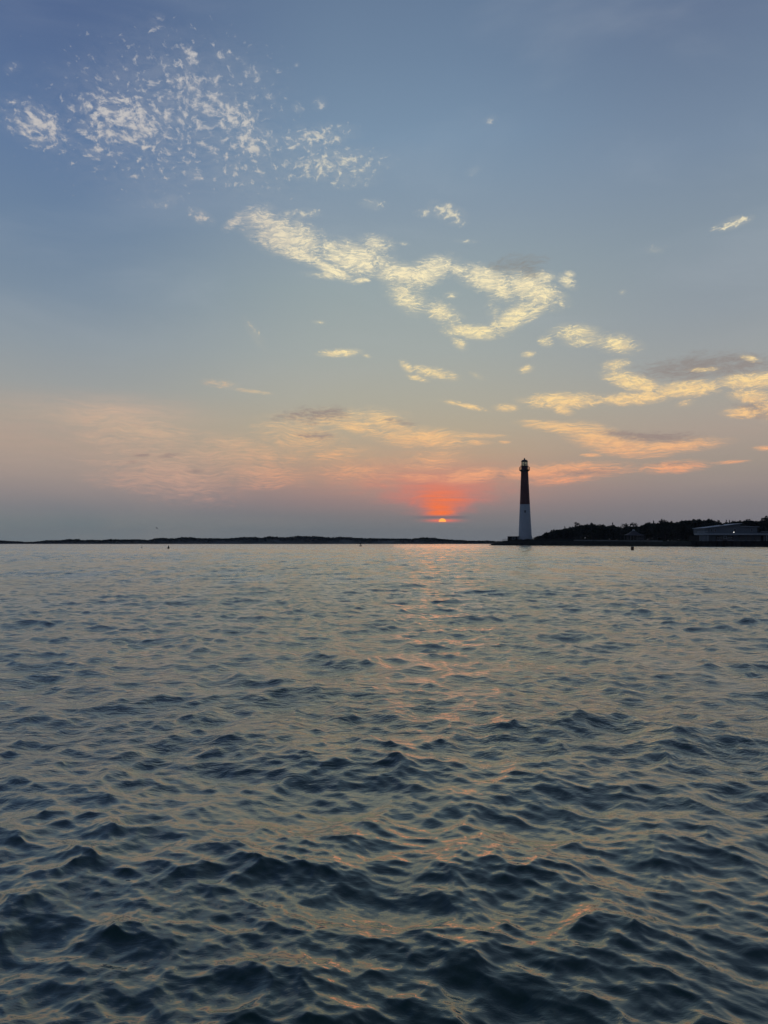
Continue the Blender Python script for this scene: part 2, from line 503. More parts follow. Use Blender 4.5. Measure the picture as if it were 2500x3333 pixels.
def bar_(bm, p, q, w, sides=6):
    p, q = Vector(p), Vector(q)
    d = q - p
    r = bmesh.ops.create_cone(bm, cap_ends=True, segments=sides, radius1=w / 2, radius2=w / 2, depth=d.length)
    M = Matrix.Translation((p + q) / 2) @ d.to_track_quat('Z', 'Y').to_matrix().to_4x4()
    bmesh.ops.transform(bm, matrix=M, verts=r['verts'])


def lathe(bm, prof, seg=32, cap=True, off=(0, 0, 0)):
    rings = []
    for r, z in prof:
        rings.append([bm.verts.new((off[0] + r * math.cos(2 * math.pi * k / seg), off[1] + r * math.sin(2 * math.pi * k / seg), off[2] + z)) for k in range(seg)])
    for a, b in zip(rings, rings[1:]):
        for k in range(seg):
            bm.faces.new((a[k], a[(k + 1) % seg], b[(k + 1) % seg], b[k]))
    if cap:
        bm.faces.new(list(reversed(rings[0])))
        bm.faces.new(rings[-1])


def prism(bm, pts, z0, z1):
    lo = [bm.verts.new((x, y, z0)) for x, y in pts]
    hi = [bm.verts.new((x, y, z1)) for x, y in pts]
    n = len(pts)
    for k in range(n):
        bm.faces.new((lo[k], lo[(k + 1) % n], hi[(k + 1) % n], hi[k]))
    bm.faces.new(list(reversed(lo)))
    bm.faces.new(hi)


# ------------------------------------------------------------------ water
def build_water():
    # rows (distance) and columns (bearing) of a fan-shaped grid round the boat
    rows = [0.25, 0.6, 1.0, 1.4, 1.8, 2.1]
    d = 2.3
    while d < 4200:
        rows.append(d)
        step = 1.05 * d * d / 1420.0
        step = min(step, 0.085 if d < 26 else (0.0030 * d if d < 200 else 0.0060 * d))
        if d > 600:
            step = 0.02 * d
        d += step
    rows = np.array(rows)
    th = np.concatenate([np.linspace(-180, -46, 34), np.arange(-43, -36, 0.6), np.arange(-36, 36.01, 0.135),
                         np.arange(36.6, 43, 0.6), np.linspace(46, 180, 34)[:-1]])
    th = np.radians(th)
    nr, nc = len(rows), len(th)
    dr = np.gradient(rows)
    D, T = np.meshgrid(rows, th, indexing='ij')
    DR = np.repeat(dr[:, None], nc, 1)
    X0 = (D * np.sin(T)).astype(np.float32)
    Y0 = (D * np.cos(T)).astype(np.float32)
    X = X0.copy(); Y = Y0.copy(); Z = np.zeros_like(X0)
    # sea spectrum
    N = 250
    lam = np.exp(np.linspace(math.log(7.5), math.log(0.045), N)) * np.exp(RNG.normal(0, 0.03, N))
    k = 2 * np.pi / lam
    main = math.radians(-104)
    shape = 1.0 / (1.0 + (lam / 1.1) ** 1.9) * (1 / (1 + (0.065 / lam) ** 2.0))
    slope = np.sqrt(shape / shape.sum()) * SLOPE * math.sqrt(2) * RNG.uniform(0.5, 1.4, N)
    spread = np.where(lam > 1.5, 0.55, 1.0)
    ang = main + RNG.normal(0, 1, N) * spread
    ph = RNG.uniform(0, 2 * np.pi, N)
    # slow variation of roughness over the surface (gusts and lulls)
    gust = 1.0 + 0.22 * np.sin(X0 * 0.11 + 1.3 * np.sin(Y0 * 0.05 + 1)) * np.sin(Y0 * 0.085 + 0.7 * np.sin(X0 * 0.06))
    lost = np.zeros(nr)
    for i in range(N):
        w = np.clip((lam[i] / (dr * 2.0) - 0.8) / 0.9, 0, 1)
        w = w * w * (3 - 2 * w)
        lost += (1 - w * w) * slope[i] ** 2 / 2
        nz = np.nonzero(w > 0.01)[0]
        if len(nz) == 0:
            continue
        r0, r1 = nz[0], nz[-1] + 1
        a = slope[i] / k[i]
        cx, cy = math.cos(ang[i]), math.sin(ang[i])
        xs, ys = X0[r0:r1], Y0[r0:r1]
        p = (k[i] * (cx * xs + cy * ys) + ph[i]).astype(np.float32)
        aw = (a * w[r0:r1, None] * gust[r0:r1]).astype(np.float32)
        c = np.cos(p) * aw
        s = np.sin(p) * aw
        Z[r0:r1] += c
        q = 1.15
        X[r0:r1] -= q * cx * s
        Y[r0:r1] -= q * cy * s
    co = np.stack([X.ravel(), Y.ravel(), Z.ravel()], 1).astype(np.float32)
    idx = np.arange(nr * nc).reshape(nr, nc)
    a = idx[:-1, :]; b = idx[1:, :]
    an = np.roll(a, -1, 1); bn = np.roll(b, -1, 1)
    quads = np.stack([a.ravel(), b.ravel(), bn.ravel(), an.ravel()], 1)[:, ::-1]
    centre = len(co)
    co = np.vstack([co, [[0, 0, 0]]])
    tri = np.stack([np.full(nc, centre), idx[0], np.roll(idx[0], -1)], 1)[:, ::-1]
    me = bpy.data.meshes.new('water')
    nq, ntr = len(quads), len(tri)
    me.vertices.add(len(co))
    me.vertices.foreach_set('co', co.ravel())
    me.loops.add(nq * 4 + ntr * 3)
    me.loops.foreach_set('vertex_index', np.concatenate([quads.ravel(), tri.ravel()]).astype(np.int32))
    me.polygons.add(nq + ntr)
    starts = np.concatenate([np.arange(nq) * 4, nq * 4 + np.arange(ntr) * 3]).astype(np.int32)
    me.polygons.foreach_set('loop_start', starts)
    me.polygons.foreach_set('use_smooth', np.ones(nq + ntr, bool))
    me.update(calc_edges=True)
    at_ = me.attributes.new('lost_slope', 'FLOAT', 'POINT')
    v = np.repeat(lost[:, None], nc, 1).ravel()
    at_.data.foreach_set('value', np.append(v, 0).astype(np.float32))
    # sea water
    m = bpy.data.materials.new('sea_water')
    m.use_nodes = True
    nt = m.node_tree
    nt.nodes.clear()
    gg = G(nt)
    t = gg.n('ShaderNodeTexCoord')
    ob = t.outputs['Object']
    # slicks and wind-roughened lanes
    lane = gg.noise(gg.mapping(ob, rot=(0, 0, 0.06), scale=(0.005, 0.016, 1)), 1.0, 4, 0.6, 0.6)
    lane = gg.sm(lane, 0.38, 0.62, 0.35, 1.25)
    atn = gg.n('ShaderNodeAttribute', attribute_name='lost_slope')
    alpha = gg.m('MULTIPLY', gg.m('SQRT', gg.m('MULTIPLY', atn.outputs['Fac'], ROUGHK)), lane)
    paw = gg.noise(gg.mapping(ob, rot=(0, 0, 0.1), scale=(0.55, 0.10, 1)), 1.0, 4, 0.65, 0.4)
    alpha = gg.m('MULTIPLY', alpha, gg.sm(paw, 0.40, 0.60, 0.15, 2.0))
    rough = gg.m('SQRT', gg.m('ADD', alpha, 0.0025))
    n1 = gg.noise(gg.mapping(ob, rot=(0, 0, 0.2), scale=(1.0, 1.7, 1)), 4.5, 4, 0.6, 0.5)
    n2 = gg.noise(gg.mapping(ob, rot=(0, 0, -0.35), scale=(1.0, 1.6, 1)), 19.0, 3, 0.6, 0.4)
    b1 = gg.n('ShaderNodeBump'); b1.inputs['Strength'].default_value = 1.0; b1.inputs['Distance'].default_value = 0.030
    nt.links.new(n1, b1.inputs['Height'])
    nt.links.new(gg.sm(atn.outputs['Fac'], 0.0, 0.010, 0.18, 1.0), b1.inputs['Strength'])
    b2 = gg.n('ShaderNodeBump'); b2.inputs['Strength'].default_value = 1.0; b2.inputs['Distance'].default_value = 0.0006
    nt.links.new(n2, b2.inputs['Height'])
    nt.links.new(b1.outputs[0], b2.inputs['Normal'])
    # reflectance rises from the deep colour (looking down) to a mirror (grazing)
    lw = gg.n('ShaderNodeLayerWeight')
    lw.inputs['Blend'].default_value = 0.5
    nt.links.new(b2.outputs[0], lw.inputs['Normal'])
    fres = gg.m('ADD', 0.02, gg.m('MULTIPLY', 0.98, gg.m('POWER', lw.outputs['Facing'], FRES)), clamp=True)
    df = gg.n('ShaderNodeBsdfDiffuse')
    df.inputs['Color'].default_value = (0.009, 0.036, 0.028, 1)
    nt.links.new(b2.outputs[0], df.inputs['Normal'])
    gl = gg.n('ShaderNodeBsdfGlossy')
    gl.inputs['Color'].default_value = (0.99, 1.0, 0.915, 1)
    nt.links.new(rough, gl.inputs['Roughness'])
    nt.links.new(b2.outputs[0], gl.inputs['Normal'])
    mx = gg.n('ShaderNodeMixShader')
    nt.links.new(fres, mx.inputs[0])
    nt.links.new(df.outputs[0], mx.inputs[1])
    nt.links.new(gl.outputs[0], mx.inputs[2])
    out = gg.n('ShaderNodeOutputMaterial')
    nt.links.new(mx.outputs[0], out.inputs[0])
    o = link('water', me, m)
    o['kind'] = 'structure'
    o['label'] = 'dark choppy inlet water reflecting the sunset sky'
    return o


SLOPE, ROUGHK, FRES = 0.205, 0.08, 2.8
build_water()

# ------------------------------------------------------------------ materials
M_white = mat('white_painted_brick', (0.40, 0.435, 0.46), 0.85, var=0.05, scale=0.25)
M_red = mat('dark_red_painted_brick', (0.095, 0.028, 0.028), 0.7, var=0.2, scale=0.25)
M_iron = mat('black_painted_iron', (0.028, 0.027, 0.030), 0.55, var=0.3)
M_dark = mat('dark_void', (0.008, 0.008, 0.01), 0.6)
M_grey = mat('grey_wood', (0.09, 0.09, 0.09), 0.85, var=0.3, scale=3)
M_pale = mat('pale_trim', (0.33, 0.365, 0.385), 0.75, var=0.15)
M_siding = mat('weathered_siding', (0.115, 0.135, 0.15), 0.85, var=0.2, scale=2, stretch=(0.2, 0.2, 6))
M_timber = mat('bulkhead_timber', (0.014, 0.014, 0.014), 0.9, spec=0.1, var=0.4, scale=3, stretch=(3, 3, 0.3))
M_conc = mat('pale_concrete', (0.13, 0.135, 0.135), 0.9, var=0.2, scale=0.6)
M_rock = mat('wet_dark_rock', (0.016, 0.016, 0.018), 0.75, spec=0.1, var=0.5, scale=1.5)
M_soil = mat('sandy_scrub_ground', (0.018, 0.019, 0.015), 0.95, spec=0.1, var=0.45, scale=0.4)
M_sand = mat('far_dune_sand', (0.085, 0.085, 0.075), 0.95, var=0.4, scale=0.02)
M_bark = mat('bark', (0.04, 0.035, 0.03), 0.9)
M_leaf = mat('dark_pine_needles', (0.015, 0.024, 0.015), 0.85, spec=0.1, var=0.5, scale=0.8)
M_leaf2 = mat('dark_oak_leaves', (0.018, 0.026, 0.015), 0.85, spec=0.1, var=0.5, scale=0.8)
M_far = mat('far_scrub_leaves', (0.035, 0.045, 0.038), 0.9, spec=0.1, var=0.45, scale=0.05)
M_shingle = mat('roof_shingles', (0.045, 0.045, 0.05), 0.9, var=0.3, scale=3)
M_window = mat('dark_window_glass', (0.02, 0.025, 0.03), 0.08, spec=0.8)
M_can = mat('rusty_brown_paint', (0.085, 0.040, 0.022), 0.7, var=0.5, scale=6)
M_black = mat('weathered_black_paint', (0.02, 0.02, 0.02), 0.6, var=0.3)
M_lamp = mat('lit_bulb', (0.9, 0.9, 0.85), 0.4, emit=(1.0, 0.98, 0.9), estr=1.6)


def glass_mat():
    m = bpy.data.materials.new('lantern_glass')
    m.use_nodes = True
    nt = m.node_tree
    nt.nodes.clear()
    gg = G(nt)
    tr = gg.n('ShaderNodeBsdfTransparent')
    tr.inputs[0].default_value = (0.86, 0.93, 0.90, 1)
    gl = gg.n('ShaderNodeBsdfGlossy')
    gl.inputs['Roughness'].default_value = 0.05
    mx = gg.n('ShaderNodeMixShader')
    mx.inputs[0].default_value = 0.12
    out = gg.n('ShaderNodeOutputMaterial')
    nt.links.new(tr.outputs[0], mx.inputs[1])
    nt.links.new(gl.outputs[0], mx.inputs[2])
    nt.links.new(mx.outputs[0], out.inputs[0])
    return m


M_glass = glass_mat()

# ------------------------------------------------------------------ near shore
# waterline in the photograph: (X, Y)
SHORE_PX = [(1597, 1775.2), (1700, 1775.8), (1865, 1776.6), (2100, 1778.2), (2270, 1779.2), (2500, 1780.4), (2900, 1783.0), (3600, 1788)]


def shore_pt(X):
    for (x0, y0), (x1, y1) in zip(SHORE_PX, SHORE_PX[1:]):
        if X <= x1:
            t = (X - x0) / (x1 - x0)
            break
    Y = y0 + (y1 - y0) * t
    dist = CAM_H * FPX / (Y - 1766.0)
    return Vector(((X - CX) / FPX * dist, dist, 0.0)), dist


def bank_top(X):
    """height of the ground behind the bank at photo column X"""
    pts = [(1597, 1774), (1618, 1765), (1640, 1761), (1680, 1758.3), (1740, 1757), (1865, 1759), (2150, 1762), (2260, 1762), (2500, 1761.5), (3600, 1760)]
    xs = [p[0] for p in pts]
    Y = float(np.interp(X, xs, [p[1] for p in pts]))
    _, d = shore_pt(X)
    return CAM_H + (1766.0 - Y) / FPX * (d + 6)


def build_ground():
    bm = nb()
    prev = None
    Xs = list(np.arange(1597, 1720, 6)) + list(np.arange(1720, 3600, 22))
    offs = [(-1.0, -0.6), (0.8, 0.25), (2.2, 0.55), (4.0, 0.85), (6.0, 1.0), (14, 1.0), (40, 1.02), (90, 1.1), (200, 1.2)]
    for X in Xs:
        p, d = shore_pt(X)
        zt = max(bank_top(X), 0.15)
        rad = Vector((p.x, p.y, 0)).normalized()
        ring = []
        for (o, f) in offs:
            q = p + rad * o
            z = f * zt + (mnoise.noise(Vector((q.x * .2, q.y * .2, 0))) * 0.25 if 0.2 < f else 0)
            if f == -0.6:
                z = -0.8
            ring.append(bm.verts.new((q.x, q.y, z)))
        if prev:
            for k in range(len(ring) - 1):
                bm.faces.new((prev[k], ring[k], ring[k + 1], prev[k + 1]))
        prev = ring
    o = obj('ground', bm, M_soil, smooth=True)
    o['kind'] = 'structure'
    o['label'] = 'low dark point of land under the lighthouse and trees'


build_ground()


def rock_mesh(bm, c, s, seed):
    r = bmesh.ops.create_icosphere(bm, subdivisions=1, radius=0.5)
    rr = random.Random(seed)
    rot = Matrix.Rotation(rr.uniform(0, 6.28), 3, 'Z') @ Matrix.Rotation(rr.uniform(-.5, .5), 3, 'X')
    for v in r['verts']:
        v.co = Vector([max(-0.36, min(0.36, q)) for q in v.co])
        v.co *= rr.uniform(0.8, 1.15)
        v.co = rot @ Vector((v.co.x * s[0], v.co.y * s[1], v.co.z * s[2]))
        v.co += Vector(c)


def build_rocks():
    bm = nb()
    for i in range(1500):
        t = random.random()
        X = 1593 + (2560 - 1593) * t ** 1.15
        p, d = shore_pt(max(X, 1597))
        p.x += (X - max(X, 1597)) / FPX * d
        zt = max(bank_top(max(X, 1597)), 0.6)
        rad = Vector((p.x, p.y, 0)).normalized()
        o = random.uniform(-0.8, 4.5)
        z = max(-0.15, (o / 5.5)) * zt * 0.9
        s = random.uniform(0.7, 1.7) * (0.8 if X > 1860 else 1.0)
        if X < 1600:
            s = random.uniform(0.6, 1.0)
            z = random.uniform(-0.2, 0.2)
        q = p + rad * o
        rock_mesh(bm, (q.x, q.y, z), (s * 1.2, s, s * 0.8), i)
    o = obj('shore_rocks', bm, M_rock)
    tag(o, 'dark wet riprap stones along the waterline of the lighthouse point', 'rocks', kind='stuff')


build_rocks()

# scrub and beach grass on the bank
def tuft_field(name, label, cat, spots, m, kind='stuff', n=26):
    bm = nb()
    rr = random.Random(5)
    for (x, y, z, s) in spots:
        for _ in range(n):
            dx, dy = rr.gauss(0, s * .45), rr.gauss(0, s * .45)
            hz = rr.uniform(0.2, 1.0) * s * max(0.15, 1 - (dx * dx + dy * dy) / (s * s * 1.2))
            c = Vector((x + dx, y + dy, z + hz))
            e = rr.uniform(0.16, 0.4) * s * 0.6
            a = Vector((rr.uniform(-1, 1), rr.uniform(-1, 1), rr.uniform(-1, 1))).normalized() * e
            b = Vector((rr.uniform(-1, 1), rr.uniform(-1, 1), rr.uniform(-1, 1))).normalized() * e
            vs = [bm.verts.new(c + a), bm.verts.new(c + b), bm.verts.new(c - a), bm.verts.new(c - b * .8)]
            bm.faces.new(vs)
    o = obj(name, bm, m)
    tag(o, label, cat, kind=kind)


spots = []
for i in range(420):
    X = random.uniform(1655, 2290)
    p, d = shore_pt(X)
    rad = Vector((p.x, p.y, 0)).normalized()
    off = random.uniform(5, 26) if not (1640 < X < 1745) else random.uniform(4, 6)
    q = p + rad * off
    spots.append((q.x, q.y, bank_top(X) - 0.1, random.uniform(0.5, 1.1)))
tuft_field('shore_scrub', 'low dark scrub and beach grass covering the bank above the rocks', 'scrub', spots, M_leaf2)

# ------------------------------------------------------------------ lighthouse
LX, LD = 1709.5, 519.0
PXM = LD / FPX                                    # metres per photo pixel there


def zat(Y):
    return CAM_H + (1766.0 - Y) * PXM


LB = at(LX, 1758.0, LD)
lh = thing('lighthouse', 'tall tapering lighthouse, dark red above and white below, with black gallery and glazed lantern', 'lighthouse', (LB.x, LD, 0))
Z0 = zat(1758.5)


def R_(w):
    return w * PXM / 2


# plinth, shafts
bm = nb(); lathe(bm, [(R_(44.6), Z0 - 1.5), (R_(44.4), zat(1746)), (R_(44.6), zat(1745.9)), (R_(44.6), zat(1745.0))], 48)
obj('plinth', bm, M_white, lh)
bm = nb()
prof = [(R_(42.4), zat(1745.0) + 0.01)]
for i in range(1, 13):
    Y = 1745 + (1641.8 - 1745) * i / 12
    prof.append((R_(42.4 + (32.4 - 42.4) * (i / 12) ** 0.92), zat(Y)))
lathe(bm, prof, 48); obj('white_shaft', bm, M_white, lh, smooth=False)
bm = nb()
prof = [(R_(32.5), zat(1641.8) + 0.01)]
for i in range(1, 13):
    Y = 1641.8 + (1535.5 - 1641.8) * i / 12
    prof.append((R_(32.5 + (23.2 - 32.5) * (i / 12) ** 0.95), zat(Y)))
lathe(bm, prof, 48); obj('red_shaft', bm, M_red, lh)
bm = nb(); lathe(bm, [(R_(23.0), zat(1535.4)), (R_(25), zat(1534)), (R_(29.5), zat(1532)), (R_(33.6), zat(1530.6)), (R_(34.0), zat(1529.6))], 48)
obj('gallery_corbel', bm, M_iron, lh)
bm = nb(); lathe(bm, [(R_(21.6), zat(1529.5)), (R_(21.4), zat(1519.0)), (R_(22.6), zat(1518.6)), (R_(22.6), zat(1517.4))], 40)
obj('watch_room', bm, M_red, lh)
# lower gallery cage: uprights, rings and the inclined braces to the drum
bm = nb()
for k in range(20):
    a = 2 * math.pi * (k + .5) / 20
    ca, sa = math.cos(a), math.sin(a)
    r1, r2, r3 = R_(33.2), R_(33.0), R_(24.2)
    bar_(bm, (r1 * ca, r1 * sa, zat(1529.6)), (r2 * ca, r2 * sa, zat(1520.4)), 0.16)
    bar_(bm, (r2 * ca, r2 * sa, zat(1520.4)), (r3 * ca, r3 * sa, zat(1517.8)), 0.16)
for Y, w in ((1529.0, 33.4), (1526.8, 33.4), (1524.6, 33.3), (1520.4, 33.2)):
    for k in range(40):
        a0, a1 = 2 * math.pi * k / 40, 2 * math.pi * (k + 1) / 40
        bar_(bm, (R_(w) * math.cos(a0), R_(w) * math.sin(a0), zat(Y)), (R_(w) * math.cos(a1), R_(w) * math.sin(a1), zat(Y)), 0.13, 4)
obj('gallery_railing', bm, M_iron, lh)
# upper balcony
bm = nb(); lathe(bm, [(R_(24.6), zat(1518.2)), (R_(25.2), zat(1517.9)), (R_(25.2), zat(1517.2)), (R_(24.2), zat(1517.1))], 40)
obj('lantern_deck', bm, M_iron, lh)
bm = nb()
for k in range(16):
    a = 2 * math.pi * (k + .3) / 16
    bar_(bm, (R_(24.6) * math.cos(a), R_(24.6) * math.sin(a), zat(1517.2)), (R_(24.6) * math.cos(a), R_(24.6) * math.sin(a), zat(1512.6)), 0.07, 4)
for Y in (1512.6, 1515):
    for k in range(32):
        a0, a1 = 2 * math.pi * k / 32, 2 * math.pi * (k + 1) / 32
        bar_(bm, (R_(24.6) * math.cos(a0), R_(24.6) * math.sin(a0), zat(Y)), (R_(24.6) * math.cos(a1), R_(24.6) * math.sin(a1), zat(Y)), 0.05, 4)
obj('lantern_railing', bm, M_iron, lh)
# lantern: sill ring, 12 mullions, 12 panes, head ring
bm = nb(); lathe(bm, [(R_(19.6), zat(1517.1)), (R_(19.6), zat(1515.8)), (R_(19.0), zat(1515.6))], 24); lan = obj('lantern_base', bm, M_iron, lh)
NP = 12
rl = R_(19.0)
pane_me = None
mull_me = None
for k in range(NP):
    a0 = 2 * math.pi * (k + 0.5) / NP
    bm = nb()
    box(bm, (0, 0, (zat(1515.6) + zat(1501.8)) / 2), (0.20, 0.20, zat(1501.8) - zat(1515.6)))
    if mull_me is None:
        o = obj('mullion', bm, M_iron, lh); mull_me = o.data
    else:
        bm.free(); o = link('mullion', mull_me, None, lh)
    o.location = (rl * math.cos(a0), rl * math.sin(a0), 0); o.rotation_euler = (0, 0, a0)
    am = a0 + math.pi / NP
    if pane_me is None:
        bm = nb()
        box(bm, (0, 0, (zat(1515.5) + zat(1501.9)) / 2), (0.03, 2 * rl * math.sin(math.pi / NP) - 0.22, zat(1501.9) - zat(1515.5)))
        o = obj('pane', bm, M_glass, lh); pane_me = o.data
    else:
        o = link('pane', pane_me, None, lh)
    rm = rl * math.cos(math.pi / NP)
    o.location = (rm * math.cos(am), rm * math.sin(am), 0); o.rotation_euler = (0, 0, am)
bm = nb(); lathe(bm, [(R_(19.8), zat(1502.0)), (R_(22.4), zat(1501.2)), (R_(22.6), zat(1500.2)), (R_(20.6), zat(1499.8)), (R_(19.2), zat(1498.6)), (R_(16.4), zat(1497.0)), (R_(11.5), zat(1495.8)), (R_(6.0), zat(1495.0)), (R_(4.6), zat(1494.2)), (R_(3.8), zat(1492.9))], 32)
rf = obj('dome_roof', bm, M_iron, lh)
bm = nb(); lathe(bm, [(R_(3.6), zat(1493.0)), (R_(4.2), zat(1492.5)), (R_(4.2), zat(1490.6)), (R_(3.0), zat(1490.2)), (R_(0.8), zat(1490.0))], 16)
obj('roof_vent', bm, M_iron, rf)
bm = nb(); lathe(bm, [(R_(2.6), zat(1516.6)), (R_(3.0), zat(1513.4)), (R_(4.4), zat(1512.6)), (R_(4.8), zat(1510.4)), (R_(3.6), zat(1508.2)), (R_(1.6), zat(1506.6)), (R_(1.2), zat(1503)), (R_(1.2), zat(1500))], 16)
obj('lamp_and_lens', bm, M_dark, lh)
# windows on the camera side
for (X, Y, w, h) in ((1705.3, 1665.5, 3.4, 6.8), (1705.8, 1580, 1.6, 3.6), (1712.0, 1706, 0.9, 1.8), (1704.4, 1622, 1.0, 2.0)):
    if Y == 1622 or Y == 1706:
        continue
    wd = R_(42.4) if Y > 1641 else R_(32)
    # radius of the shaft at that height
    if Y > 1641:
        i = (1745 - Y) / (1745 - 1641.8); r = R_(42.4 - 10 * i ** 0.92)
    else:
        i = (1641.8 - Y) / (1641.8 - 1535.5); r = R_(32.5 - 9.3 * i ** 0.95)
    dx = (X - 1708.2) * PXM
    yy = -math.sqrt(max(r * r - dx * dx, 0.1))
    bm = nb()
    hw, hh = w * PXM / 2, h * PXM / 2
    box(bm, (dx - hw, yy, zat(Y)), (0.10, 0.36, hh * 2)); box(bm, (dx + hw, yy, zat(Y)), (0.10, 0.36, hh * 2))
    box(bm, (dx, yy, zat(Y) + hh), (hw * 2 + .3, 0.40, 0.14)); box(bm, (dx, yy, zat(Y) - hh), (hw * 2 + .4, 0.46, 0.14))
    f = obj('window', bm, M_iron, lh)
    bm = nb(); box(bm, (dx, yy - 0.03, zat(Y)), (hw * 2 - 0.12, 0.16, hh * 2 - 0.14)); obj('pane', bm, M_window, f)
bm = nb(); box(bm, (0.5, -R_(44.3) , Z0 + 1.1), (1.0, 0.2, 2.2)); 
bm.free()

# small flat-roofed shelter left of the tower
SX0, SX1, SD = 1654.5, 1689.0, 517.0
sp = SD / FPX


def zs(Y, D):
    return CAM_H + (1766.0 - Y) * D / FPX


hut = thing('entrance_building', 'low flat-roofed building with a wall and dark doorway beside the lighthouse base', 'building', ((SX0 - CX) * sp, SD, zs(1758.6, SD)))
H = (1758.6 - 1745.6) * sp
wd = (SX1 - SX0) * sp
bm = nb(); span(bm, (0.3, 0, -1.0), (2.4, 5, H - .3)); obj('dark_end_wall', bm, M_timber, hut)
bm = nb(); span(bm, (2.4, 0.1, -1.0), (5.4, 5, H - .3)); w1 = obj('wall', bm, M_siding, hut)
bm = nb(); span(bm, (6.9, 0.1, -1.0), (wd - .2, 5, H - .3)); obj('pale_wall', bm, M_pale, hut)
bm = nb(); span(bm, (5.4, 3.0, -1.0), (6.9, 5, H - .3)); obj('rear_wall', bm, M_timber, hut)
bm = nb(); span(bm, (3.1, 0.0, 0.9), (4.2, 0.08, 1.8)); obj('window', bm, M_window, hut)
bm = nb(); span(bm, (0, -0.5, H - .28), (wd + .2, 5.4, H)); obj('flat_roof', bm, M_iron, hut)
for xx in (0.35, 5.3, 6.9):
    bm = nb(); span(bm, (xx, -0.42, -1.0), (xx + .22, -0.2, H - .29)); obj('post', bm, M_iron, hut)


# railing on the point
def railing(name, label, pts, h=1.05, m=M_iron, group=None, post=0.09):
    base = pts[0]
    t = thing(name, label, 'railing', base, 0, group)
    pm = None
    for i, p in enumerate(pts):
        if pm is None:
            bm = nb(); span(bm, (-post / 2, -post / 2, -0.6), (post / 2, post / 2, h)); o = obj('post', bm, m, t); pm = o.data
        else:
            o = link('post', pm, None, t)
        o.location = Vector(p) - Vector(base)
    for hh in (h - 0.03, h * 0.55):
        bm = nb()
        for a, b in zip(pts, pts[1:]):
            a = Vector(a) - Vector(base); b = Vector(b) - Vector(base)
            bar_(bm, a + Vector((0, 0, hh)), b + Vector((0, 0, hh)), 0.07, 4)
        obj('rail', bm, m, t)
    return t


pts = []
for X in np.linspace(1635, 1654, 8):
    pts.append(((X - CX) / FPX * 517, 517, bank_top(X) + 0.15))
railing('handrail', 'short post-and-rail fence on the rocky tip left of the lighthouse', pts, 1.35, post=0.14)

# walkway cap and its railing
def strip(name, X0, X1, n, off0, off1, h0, h1, m, label, cat=None, dz=0.0, kind=None):
    bm = nb()
    A = []
    for i in range(n + 1):
        X = X0 + (X1 - X0) * i / n
        p, d = shore_pt(X)
        rad = Vector((p.x, p.y, 0)).normalized()
        zt = bank_top(X)
        q0 = p + rad * off0; q1 = p + rad * off1
        A.append([bm.verts.new((q0.x, q0.y, zt + h0)), bm.verts.new((q1.x, q1.y, zt + h0)), bm.verts.new((q1.x, q1.y, zt + h1)), bm.verts.new((q0.x, q0.y, zt + h1))])
    for a, b in zip(A, A[1:]):
        for k in range(4):
            bm.faces.new((a[k], b[k], b[(k + 1) % 4], a[(k + 1) % 4]))
    bm.faces.new(A[0]); bm.faces.new(list(reversed(A[-1])))
    bmesh.ops.recalc_face_normals(bm, faces=bm.faces)
    o = obj(name, bm, m)
    if kind:
        o['kind'] = kind; o['label'] = label
    else:
        tag(o, label, cat)
    return o


strip('footpath', 1866, 2156, 24, 5.2, 8.5, -0.2, 0.42, M_conc, 'pale concrete promenade along the bank in front of the trees', kind='structure')
strip('seawall', 1700, 1866, 14, 4.6, 5.6, -1.2, 0.25, M_rock, 'low dark seawall below the lighthouse', 'wall')

# timber bulkhead: separate piles and planks
def bulkhead():
    p0, d0 = shore_pt(2250)
    t = thing('bulkhead', 'dark timber bulkhead rising from the water below the restaurant', 'wall', (p0.x, p0.y, 0))
    bm = nb(); box(bm, (0, 0, 0), (0.28, 0.28, 4.2)); pile = None
    bm2 = nb(); box(bm2, (0, 0, 0), (1.0, 0.10, 1.0)); plank = None
    prev = None
    X = 2250
    while X < 2900:
        p, d = shore_pt(X)
        rad = Vector((p.x, p.y, 0)).normalized()
        q = p + rad * (-1.1)
        if prev is not None:
            top = bank_top(X) + 0.05
            mid = (q + prev) / 2 - p0
            L = (q - prev).length
            ang = math.atan2(q.y - prev.y, q.x - prev.x)
            nrow = 5
            hh = (top + 0.7) / nrow
            for r in range(nrow):
                if plank is None:
                    o = obj('plank', bm2, M_timber, t); plank = o.data
                else:
                    o = link('plank', plank, None, t)
                o.location = (mid.x, mid.y + 0.0, -0.7 + hh * (r + .5))
                o.rotation_euler = (0, 0, ang)
                o.scale = (L, 1, hh - 0.04)
            if pile is None:
                o = obj('pile', bm, M_timber, t); pile = o.data
            else:
                o = link('pile', pile, None, t)
            o.location = (q.x - p0.x, q.y - p0.y - 0.22, top - 1.9 + random.uniform(-.05, .15))
        prev = q.copy()
        X += 16
    return t


bulkhead()
strip('pier_cap', 2246, 2900, 30, -1.4, 7.0, -0.15, 0.08, M_timber, 'dark timber deck edge on top of the bulkhead', 'deck')

# ------------------------------------------------------------------ trees
def clump(bm, c, e, rr, flat=1.0):
    """a loose spray of leaf-sized faces"""
    for _ in range(3):
        a = Vector((rr.gauss(0, 1), rr.gauss(0, 1), rr.gauss(0, 1) * flat)).normalized() * e
        b = Vector((rr.gauss(0, 1), rr.gauss(0, 1), rr.gauss(0, 1) * flat)).normalized() * e
        o = Vector((rr.gauss(0, .35), rr.gauss(0, .35), rr.gauss(0, .25))) * e
        bm.faces.new([bm.verts.new(c + o + a), bm.verts.new(c + o + b), bm.verts.new(c + o - a * .9), bm.verts.new(c + o - b * .7)])


